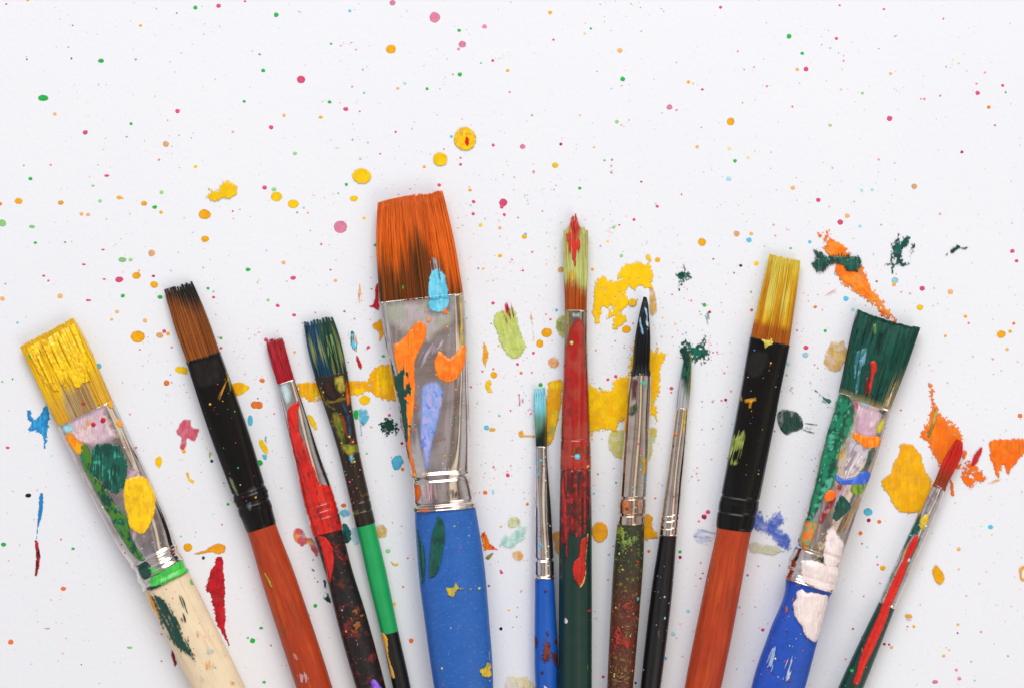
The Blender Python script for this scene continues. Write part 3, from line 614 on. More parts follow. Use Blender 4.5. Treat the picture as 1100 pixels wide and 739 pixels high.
def brush_redgreen():
    B = Brush('paintbrush', 'long brush with red and light green bristles, a red-painted ferrule and dark green handle',
      [(606,228,631,228,6,3),(605,250,632,250,8,3),(605,285,631,285,11,4),(607,333,630,333,14,4),(606,370,630,370,17,3),(604,440,633,440,24,2.2),(603,470,634,470,27,2),(602,505,635,505,31,2),(601,554,636,554,34,2),(600,640,636,640,35,2),(600,740,636,740,34,2),(606,900,630,900,22,2),(614,1000,622,1000,8,2)],
      ([0, 105, 280, 410, 780], [7, 11, 16.5, 17.8, 17.8]))
    s = B.s; sF, sH = s[3], s[7]; L, L2, O, R = rgb('#B9C468'), rgb('#D8DC94'), rgb('#C25A10'), rgb('#B8281C')
    def cf(k, u, r):
        c = mixc(L, L2, r); c = mixc(c, rgb('#8A8A3A'), stp(.8, 1, r)*.6); c = mixc(c, R, stp(.55, .75, vnf(u*6+2, r, 4))*.5*stp(.6, .2, k)); c = mixc(c, rgb('#CC2A20'), stp(.62, .35, abs(u+.05)+k*1.5)*.9)
        return mixc(c, mixc(rgb('#8A3408'), O, r), stp(.6, .74, k+.16*(vnf(u*6, r*2)-.5)+.08*-u))
    B.bristles(sF, cf, n=520, clumps=9, jit=3.5, rad=.45, pull=.3, tip=lambda u: 2+13*stp(.12, .5, abs(u+.15))+3*abs(u))
    B.loft('ferrule', sF, sH, M['metal'], cst('#B0A090'), rings=[(sF+.8, .5, .8), (s[6]+2, -.6, 1.), (s[6]+18, -.5, 1.)], grow=.5)
    B.loft('handle', sH-3, B.L, M['enamel'], cst('#10332B'), grow=-.2)
    B.marks([('bristles','scarlet','21:246,178 265,160 285,180 300,210 325,230 325,250 300,265 300,310 285,360 268,415 255,390 245,340 232,290 235,255 255,240',dict(c2='#C0302A',dry=.3,ang=90,T=.9,edge=1.)),
     ('bristles','rose','21:252,175 266,166 285,178 292,195 270,205 252,200',dict(c2='#E87A80',T=.9)),
     ('bristles','gold','21:248,425 262,420 265,455 258,480 246,460',dict(dry=.3,T=.4)),
     ('ferrule','#A81A12','21:238,700 255,655 280,630 305,632 318,670 317,739|22:324,100 331,200 334,300 337,430 341,540 208,540 212,400 219,200 226,0|21:232,739',dict(c2='#A8382A',c3='#7E2418',T=.5,edge=.4,ang=90,streak=(3.,60.),mixs=14)),
     ('ferrule','red','22:225,80 245,60 240,200 240,330 250,430 215,430 218,250',dict(T=.4,ang=90,c2='scarlet')),
     ('ferrule','gray','21:258,605 300,603 293,625 262,628',dict(c2='paleblue')),('ferrule','olive','21:232,600 250,600 250,690 236,700',dict(c2='#8A6A20',T=.4)),
     ('ferrule','#8A8A50','22:312,0 322,0 328,150 330,220 322,200',dict(dry=.3,T=.3)),
     ('ferrule','cyan','@22:280,480,13',{}),('ferrule','cyan','@22:258,543,10,7',{}),('ferrule','lime','@21:257,733,9',{}),('ferrule','gold','@22:325,522,9,8',dict(c2='tan')),
     ('ferrule','#6A2018','22:240,440 330,430 335,470 250,480',dict(T=.3,dry=.5,c2='#8A6A30')),
     ('handle','#7E1A14','22:206,548 338,548|23:328,40 320,70 300,85 270,95 250,60 245,110 238,170 228,180 222,120 218,330 208,250 203,60',dict(T=.3,c2='#4A1A14',c3='#B02018',dry=.22,ang=90,streak=(2.2,50.))),
     ('handle','scarlet','22:215,550 240,550 235,739|23:242,60 242,165 230,178 222,100 212,10',dict(T=.5,dry=.3,ang=90,c2='#A81A12')),
     ('handle','tan','23:322,80 330,85 324,150 318,215 322,240 310,285 296,302 290,296 308,250 312,170',dict(T=.4)),
     ('handle','#C42214','23:300,95 322,80 325,110 318,150 313,190 318,220 308,270 295,296 275,285 260,250 262,200 285,170 290,120',dict(T=1.2,w=1.4,c2='#A81A12')),
     ('handle','white','@23:231,447,10,14',dict(c2='gray')),('handle','moss','@23:323,648,12,18',dict(T=.2,dry=.35)),('handle','red','@23:332,405,8,6',{})])
    B.specks(60, ['gold', 'cyan', 'maroon', 'scarlet', 'navy'], sF+15, sH, 'ferrule')
def brush_pointed():
    B = Brush('paintbrush', 'round brush with black pointed tip, silver ferrule and olive and rust mottled handle',
      [(691,319,694,319,2.5,2),(689.5,326,696,326,7,2),(687.5,338,697.5,338,11,2),(682.5,365,698.5,365,16,2),(679.5,400,698,400,18,2),(677,401,699,401,22,2),(670,475,697,475,26,2),(665,532,693,532,28,2),(663,563,692.5,563,30,2),(660,591,692,591,32,2),(656,654,687.5,654,32,2),(652,740,680,740,28,2),(650,870,668,870,18,2),(647,955,653,955,6,2)],
      ([0, 80, 240, 330, 640], [9.5, 12, 15.8, 16.5, 16.5]))
    s = B.s; sF, sH = s[5], s[8]; K, N1 = rgb('#0B0D12'), rgb('#1A2C44')
    cf = lambda k, u, r: mixc(mixc(K, N1, stp(.6, 1, r)*stp(.7, .2, k)), rgb('#6A9AB8'), stp(.93, 1, r)*stp(.6, .1, k)*.8)
    B.bristles(sF, cf, n=330, clumps=6, jit=1.5, rad=.5, pull=.2, core=.95, corecut=1.)
    B.loft('ferrule', sF, sH, M['metal'], cst('#D8C8B8'), rings=[(sF+.7, .5, .8), (s[7]+2, -2.2, 1.), (s[7]+10, .5, 2.), (s[7]+20, -2.2, 1.), (sH-4, .4, 2.)], grow=.4)
    G1, G2 = rgb('#2E3420'), rgb('#5A2A1E'); B.loft('handle', sH-3, B.L, M['mottle'], lambda q, u: mixc(G1, G2, stp(s[9], s[10]+10, q)), grow=-.2)
    B.marks([('bristles','#9CC6DC','21:575,560 588,585 592,630 584,655 577,620 570,590',dict(T=.6,dry=.2,ang=88)),('bristles','#7FB0CC','21:548,615 560,640 570,690 560,700 548,660',dict(T=.6,dry=.2,ang=80)),
     ('bristles','#6C9CC0','21:558,550 568,545 566,600 556,620 552,590',dict(T=.5,dry=.25)),('bristles','#B8DCE8','21:572,630 590,640 592,670 580,680',dict(T=.5,dry=.3,ang=50)),
     ('ferrule','brown','22:515,150 540,150 545,200 530,245 512,240 510,190',dict(T=.4,dry=.2)),('ferrule','#5A6A20','22:505,265 535,250 540,285 515,310 500,300',dict(c2='navy',T=.5)),
     ('ferrule','green','22:545,158 575,155 580,185 568,178 555,172',dict(c2='cyan')),('ferrule','gold','22:550,490 575,485 582,515 572,558 555,550 560,520',dict(c2='olive')),
     ('ferrule','#7AB0D0','22:568,560 580,555 576,640 566,640',dict(T=.3)),('ferrule','cyan','@22:521,610,9,6',{}),
     ('ferrule','#8A7A60','22:470,670 570,680 560,730 500,735 465,720',dict(dry=.4,c2='orange',c3='teal',T=.3)),
     ('handle','#8A9A3A','23:455,50 500,60 540,50 545,100 510,120 480,150 455,120',dict(hole=.5,rag=3.,edge=2.,T=.3,c2='#4A6A3A')),
     ('handle','#B42C1C','23:430,480 455,450 480,500 520,540 490,560 440,560',dict(hole=.5,rag=3.,edge=2.,T=.3,c2='#8A2A1A',soft=1.5)),
     ('handle','#9A3A24','23:480,330 520,350 530,400 500,440 470,390',dict(hole=.52,rag=3.,edge=2.,T=.3)),
     ('handle','#7A5A2C','23:430,600 500,590 520,640 500,700 430,720 425,660',dict(hole=.54,rag=3.,T=.3)),
     ('handle','cyan','@23:541,355,7,10',{})])
    B.specks(40, ['gold', 'cyan', 'teal', 'pink', 'brown'], sF+5, s[7], 'ferrule'); B.specks(110, ['olive', 'scarlet', 'navy', 'lime', 'brown', 'tan'], sH+2, s[11], 'handle')
def brush_thin_black():
    B = Brush('paintbrush', 'thin brush with wispy dark green bristles, plain silver ferrule and glossy black handle',
      [(737,377,741,377,3,2),(734.5,388,743,388,5,2.4),(730,415,742,415,8,2.4),(727.5,438,740,438,11,2.2),(719,495,735,495,16,2),(710,555,729,555,19,2),(708,575,727,575,20,2),(700,629,723,629,23,2),(692.5,690,716,690,24,2),(688,740,710,740,23,2),(674,870,688,870,14,2),(665,955,670,955,5,2)],
      ([0, 60, 195, 300, 590], [6, 7, 11.2, 12.2, 12.2]))
    s = B.s; sF, sH = s[3], s[6]
    def cf(k, u, r):
        c = mixc(rgb('#0C5040'), rgb('#06231E'), r); c = mixc(c, rgb('#B0A83A'), stp(.1, .5, u)*stp(.4, .7, r)*.8)
        return mixc(c, rgb('#C4C4C8'), stp(.45, .75, k-.25*u+.2*(r-.5))*.85)
    B.bristles(sF, cf, n=210, clumps=4, jit=5, rad=.42, pull=.2, core=.8)
    B.loft('ferrule', sF, sH, M['metal'], cst('#DCCFC4'), rings=[(sF+.6, .4, .7), (s[5]-2, -.5, .8), (s[5]+4, -.5, .8), (s[5]+12, -.4, .8)], grow=.3)
    B.loft('handle', sH-2, B.L, M['enamel'], cst('#0D0D0F'), grow=-.2)
    B.marks([('bristles','#0E5A48','22:735,75 768,72 770,100 760,160 745,140 735,180 728,170 732,110',dict(T=.5,dry=.25,ang=100)),('ferrule','olive','22:740,278 754,276 748,340 738,400 733,380',dict(T=.4,c2='yellow')),
     ('ferrule','orange','@22:705,385,8,9',{}),('handle','#4A4A50','23:625,490 650,485 645,520 628,530',dict(T=.2,dry=.4,mat='paint'))])
    B.specks(20, ['orange', 'pink', 'teal'], sF+5, s[5], 'ferrule'); B.specks(14, ['cyan', 'gray'], sH+30, s[9], 'handle')
def brush_amber():
    B = Brush('paintbrush', 'flat brush with yellow-streaked amber bristles, black ferrule and orange-red wooden handle',
      [(826,273,860,280,10,3),(816,320,854,328,14,4),(807,362,848,371,16,5),(798,410,838,418,18,4.5),(788,462,828,470,22,3.4),(776,530,816,536,30,2.2),(770,556,810,561,33,2),(769,566,807,571,34,2),(760,615,799,621,36,2),(749,662,789,668,37,2),(735,739,774,745,36,2),(712,880,735,884,22,2),(700,970,708,971,8,2)],
      ([0, 95, 290, 400, 720], [7, 11, 17.5, 18.8, 18.8]))
    s = B.s; sF, sH = s[2], s[7]; Yl, Am, Br = rgb('#E9C018'), rgb('#C47A14'), rgb('#A84E0C')
    def cf(k, u, r):
        w = .6*vnf(u*7+9, k*1.2, 5)+.4*r; c = mixc(Am, Yl, stp(.3, .6, w+.25*(1-k)-.1)); c = mixc(c, rgb('#DDD468'), stp(.45, .75, vnf(u*8, k*2, 7))*.75*stp(.8, .5, k)); c = mixc(c, rgb('#E6D24A'), stp(.35, 0, k)*.6)
        c = mixc(c, Am, stp(.5, 1., u)*.6*stp(.1, .4, k)); return mixc(c, mixc(Br, Am, r*.6), stp(.74, .84, k+.1*(vnf(u*6, 3.)-.5)))
    B.bristles(sF, cf, n=800, clumps=9, jit=1.8, rad=.42, pull=.2)
    B.loft('ferrule', sF, sH, M['blackmetal'], cst('#0A0909'), rings=[(sF+1, .4, .8), (s[5]+1, -1., 1.2), (s[5]+10, .5, 3.), (s[5]+18, -.9, 1.2), (sH-1, -.4, 1.)], grow=.5)
    B.loft('handle', sH-3, B.L, M['stainedwood'], cst('#B4380C'), grow=-.6)
    B.marks([('ferrule','gold','22:983,208 992,225 990,245 980,235',{}),('ferrule','gold','22:1000,235 1025,232 1050,228 1052,245 1037,250 1030,272 1018,270 1020,250 1003,248',dict(edge=.7)),
     ('ferrule','lime','22:945,400 975,370 1005,360 1000,420 985,480 965,520 935,515 930,470',dict(dry=.3,ang=105,c2='#8A9A4A',mat='paint',T=.4,edge=.9)),
     ('ferrule','#E2D25A','21:1072,716 1100,708 1130,716 1122,735 1105,748 1090,760 1086,735',dict(edge=.8,T=.9,c2='olive')),
     ('ferrule','#242122','22:1000,60 1040,20 1100,30 1110,80 1060,150 1000,130',dict(T=.1,mat='paint',edge=1.2,c2='#1E1C1C',soft=5.,amax=.8)),  # grey sheen of the black top panel, put in as a colour film
     ('handle','#6A6AC0','23:850,200 868,200 860,230 850,225',dict(T=.2,dry=.3)),('handle','#8A70B0','23:840,270 850,270 848,290 840,290',dict(T=.2,dry=.3))])
    B.specks(20, ['gold', 'blue', 'gray'], sF+5, s[5], 'ferrule')
def brush_green():
    B = Brush('paintbrush', 'wide brush with dark green bristles, multicoloured ferrule and white blob on its blue handle',
      [(921,332,989,352,14,3),(911,376,974,395,18,4),(900,421,955,440,20,5),(885,475,940,493,22,4.5),(869,536,918,553,29,3.2),(857,582,905,598,38,2.4),(848,602,899,618,41,2.1),(845,621,896,636,41,2.1),(844,628,891,643,41,2.1),(827,677,878,693,43,2.1),(808,730,862,747,44,2.1),(785,830,818,841,30,2),(766,905,776,908,10,2)],
      ([0, 95, 290, 400, 620], [10, 12.5, 21, 22.5, 22.5]))
    s = B.s; sF, sH = s[2], s[7]; G, G2, T1 = rgb('#0A4238'), rgb('#0E5C4C'), rgb('#C4A878')
    def cf(k, u, r):
        c = mixc(G, G2, r*.8); c = mixc(c, rgb('#041F1A'), stp(.6, 1, vnf(u*16, 3., 2))*.8)
        c = mixc(c, rgb('#5A6A3A'), stp(.62, .8, vnf(u*10+4, k*2, 6))*.5*stp(.3, .8, k))
        c = mixc(c, T1, stp(.45, .95, u)*stp(.45, .8, k)*stp(.3, .7, r)*.8); return mixc(c, T1, stp(.955, 1., k)*.6)
    B.bristles(sF, cf, n=1700, clumps=18, jit=1.2, rad=.45, pull=.25, core=.96, corecut=1.8, tip=lambda u: 2.2*(1-u*u))
    B.loft('ferrule', sF, sH, M['metal'], cst(SIL), rings=[(sF+.8, .6, .8), (s[5]+2, -2.2, 2.4), (s[6]-1, 1.4, 4.), (s[6]+10, -.8, 2.), (sH-3, 1., 1.6), (sH-.5, 1.2, 1.)], grow=.4, na=60)
    B.loft('handle', sH-3, B.L, M['blueworn'], cst('#1D4FB8'), grow=-.6, na=56)
    B.marks([
     ('bristles','deep','31:385,590 440,602 520,632 600,652 650,672 625,735|32:600,70 560,150 520,225 440,215 330,190 320,120 345,20',dict(dry=.26,ang=108,T=.5,streak=(2.2,30.),c2='#0B4A3E',edge=1.,grain=.6,mat='paint')),
     ('bristles','#6FA8C0','32:368,50 400,18 442,18 436,80 410,110 395,200 378,225 374,150',dict(dry=.3,ang=100,T=1.1,streak=(1.6,30.),soft=1.6,c2='#2A6A70')),
     ('bristles','#5A1A14','32:415,110 440,85 442,170 432,222 418,200',dict(dry=.2,ang=98,T=1.1)),
     ('bristles','scarlet','32:445,75 465,68 475,100 462,140 450,190 440,225 432,225 436,180 445,120',dict(T=1.8)),
     ('bristles','tan','32:585,100 598,80 565,180 525,268 505,262 545,180',dict(dry=.25,ang=110,T=1.,c2='#E0D0B0',soft=2.)),
     ('bristles','moss','31:455,660 475,650 478,690 460,700',dict(dry=.3,T=1.)),
     ('ferrule','jade','32:300,212 355,225 378,270 372,350 350,400 322,440 305,520 285,600 245,650 205,739|33:190,20 160,40 135,60|32:165,739 200,600 240,430 270,310',dict(T=.8,c2='#0C4A3A',c3='#4AA88A',ang=108,streak=(2.5,30.),edge=.8)),
     ('ferrule','#6CC0A4','32:300,330 340,330 330,440 290,520 260,560 255,470 280,400',dict(dry=.25,ang=108,T=.4,soft=4.,streak=(2.5,40.),amax=.7)),('ferrule','#0A3A30','32:215,540 250,560 200,700|33:150,0|32:185,660',dict(dry=.2,ang=108,T=.4,soft=4.,amax=.8)),
     ('ferrule','lilac','32:365,240 440,265 500,285 490,330 460,400 400,400 372,370 380,300',dict(T=.4,c2='#C49CB2',c3='#E0D0D4',soft=5.,ang=108,mixs=9)),
     ('ferrule','rose','32:372,240 395,246 400,275 385,290 375,268',dict(dry=.3,T=.5)),('ferrule','paleblue','32:400,243 435,250 440,268 408,266',dict(T=.5)),
     ('ferrule','teal','32:478,280 512,286 495,302',{}),('ferrule','#D4BE34','32:470,340 505,308 512,340 490,385 465,380',dict(c2='lime')),
     ('ferrule','#C9C2CC','32:350,410 410,420 440,440 425,500 370,560 320,560 340,480',dict(T=.5,c2='#9A8A9A',c3='white',ang=120)),
     ('ferrule','teal','32:430,455 455,450 445,510 425,530 405,560 400,545 425,500',dict(T=.6,c2='#2E6A5A')),
     ('ferrule','orange','32:370,378 420,390 480,393 492,420 470,445 410,440 372,400',dict(T=1.1,c2='amber')),('ferrule','amber','32:300,472 340,435 332,470 305,502',dict(c2='moss')),
     ('ferrule','#D88890','32:300,600 322,610 280,690 250,739|33:235,30 215,30|32:215,739 262,670',dict(T=.6,c2='maroon')),
     ('ferrule','moss','32:372,590 430,600 405,640 380,655 350,625',dict(c2='#8AA030')),
     ('ferrule','white','32:360,500 400,440 425,430 400,500 340,590|33:300,0 270,30|32:300,640',dict(dry=.35,ang=118,T=.4,soft=3.)),('ferrule','lilac','32:310,600 360,600 330,650 300,700 280,690',dict(dry=.25,ang=112,T=.4,soft=3.)),
     ('ferrule','cobalt','32:290,550 320,575 370,570 410,542 440,545 447,575 420,602 370,598 320,602 292,585',dict(T=1.1,c2='#5A86DC')),
     ('ferrule','orange','32:235,650 260,625 292,630 285,665 245,675',dict(T=1.1)),('ferrule','teal','32:290,690 310,640 345,670 355,700 320,739|33:295,20 275,5',dict(T=1.,c2='#0C5A4C')),
     ('ferrule','#B88A3A','32:340,730 370,680 400,640 395,700|33:350,30 320,70 300,60',dict(dry=.3,ang=110,T=.5)),
     ('ferrule','#DE8A40','33:150,30 200,10 215,40 195,90 170,150 130,130 122,100',dict(c2='#6AA070',c3='orange',T=.7,mixs=4)),
     ('ferrule','#8E7C62','33:178,130 230,100 245,140 225,190 185,170',dict(c2='#C8B898',c3='#4A3A2A',mixs=3,T=.7)),
     ('ferrule','white','33:250,60 280,40 300,80 330,120 318,190 290,220 240,220 230,180 235,120',dict(T=1.1,w=1.6,soft=2.5,edge=1.,c2='#E4D0D0')),
     ('ferrule','white','33:138,195 180,182 250,205 300,220 290,305 240,318 170,290 140,262',dict(T=1.1,w=1.6,c2='#E8D4D2')),
     ('ferrule','teal','@33:197,205,15,17',{}),('ferrule','teal','@33:230,180,12,13',{}),('ferrule','orange','@33:145,238,6,10',{}),
     ('ferrule','#D87A40','33:80,258 110,275 140,290 130,298 85,272',dict(T=.4)),
     ('handle','#C0603A','33:105,345 104,370 78,415 50,440 65,400',dict(dry=.25,T=.3)),
     ('handle','white','33:118,325 140,308 162,322 175,318 215,330 255,335 258,380 240,450 215,530 190,540 150,505 140,470 108,425 100,375 118,350',dict(T=3.0,w=2.6,c2='#EEDCDA',grain=.3)),
     ('handle','#C4D2EA','33:50,690 75,610 120,590 112,640 80,700',dict(dry=.55,ang=110,T=.3)),
     ('handle','#9CB4E0','33:-10,640 10,560 30,560 20,640 0,690',dict(dry=.56,ang=110,T=.3))])
    B.specks(160, ['pink', 'orange', 'red', 'cyan', 'gold', 'white', 'teal'], sF+5, s[6], 'ferrule'); B.specks(90, ['navy', 'brown', 'teal', 'red', 'white'], sH+25, s[10], 'handle')
def brush_thin_red():
    B = Brush('paintbrush', 'thin slanting brush with red bristles and long red streak down its dark green handle',
      [(1027,471,1034,474,3,2),(1023,478,1035,483,6,2),(1012,500,1026,506,9,2),(1002,517,1014,523,10,2),(1001,519,1014,525,12,2),(986,553,1002,560,15,2),(963,604,980,612,17,2),(945,646,962,654,19,2),(926,681,946,690,21,2),(900,740,923,750,23,2),(870,805,888,814,17,2),(842,868,849,871,6,2)],
      ([0, 55, 190, 290, 440], [6, 7.5, 10.5, 12, 12]))
    s = B.s; sF, sH = s[4], s[7]
    cf = lambda k, u, r: mixc(mixc(rgb('#E62A12'), rgb('#B8140C'), r), rgb('#9A3A18'), stp(.5, .8, k+.15*(r-.5)))
    B.bristles(sF, cf, n=230, clumps=4, jit=2.5, rad=.45, pull=.3, core=.92, corecut=1.5)
    B.loft('ferrule', sF, sH, M['metal'], cst(SIL), rings=[(sF+.6, .4, .7), (s[5]+8, -.4, 1.)], grow=.3)
    B.loft('handle', sH-2, B.L, M['enamel'], cst('#0D3A30'), grow=-.2)
    B.marks([('ferrule','#8A7A86','32:705,600 755,612 735,665 700,739 655,739 690,655',dict(dry=.45,ang=114,T=.3,c2='#C8C0C8')),
     ('ferrule','teal','32:655,725 668,720|33:660,40 650,78 630,85 600,130 565,190 545,218 560,170 600,85 640,10',dict(T=.8,c2='#0C5A4A')),
     ('ferrule','#9CB0A8','33:545,215 520,250 500,310 482,370 500,355 530,290 555,230',dict(T=.4,c2='#6A8A80')),
     ('ferrule','moss','33:660,90 648,130 600,230 585,250 600,190 640,110',dict(c2='teal',T=.5)),
     ('ferrule','scarlet','33:630,85 650,80 640,130 610,190 590,250 550,340 525,400 505,440 478,420 492,380 520,310 545,260 580,190 600,140',dict(T=1.,w=1.3,edge=.35,c2='#C8180C',grain=.1)),
     ('handle','scarlet','33:488,400 522,400 500,470 460,560 430,620 405,680 390,722 362,715 380,660 400,590 440,500',dict(T=1.,w=1.3,edge=.35,c2='#C8180C',grain=.1)),
     ('ferrule','yellow','33:655,12 680,-5 700,-8 690,30 668,62 652,45',dict(c2='olive',T=1.)),
     ('ferrule','cyan','@33:648,70,7',{}),('ferrule','cyan','@33:616,84,8,6',{}),('ferrule','paleblue','@33:604,188,8,10',{}),('handle','green','@33:360,664,7',{}),
     ('ferrule','tan','33:610,110 600,150 580,185 575,180 590,140',dict(T=.5)),('handle','#A85A2A','@33:402,578,9,12',dict(dry=.3,T=.4))])
    B.specks(40, ['cyan', 'gold', 'white', 'teal', 'lime'], sF+5, sH, 'ferrule'); B.specks(14, ['orange', 'lime'], sH, s[9], 'handle')
for f in (brush_yellow, brush_sable, brush_red, brush_bluegreen, brush_big, brush_small_blue, brush_redgreen, brush_pointed, brush_thin_black, brush_amber, brush_green, brush_thin_red): f()

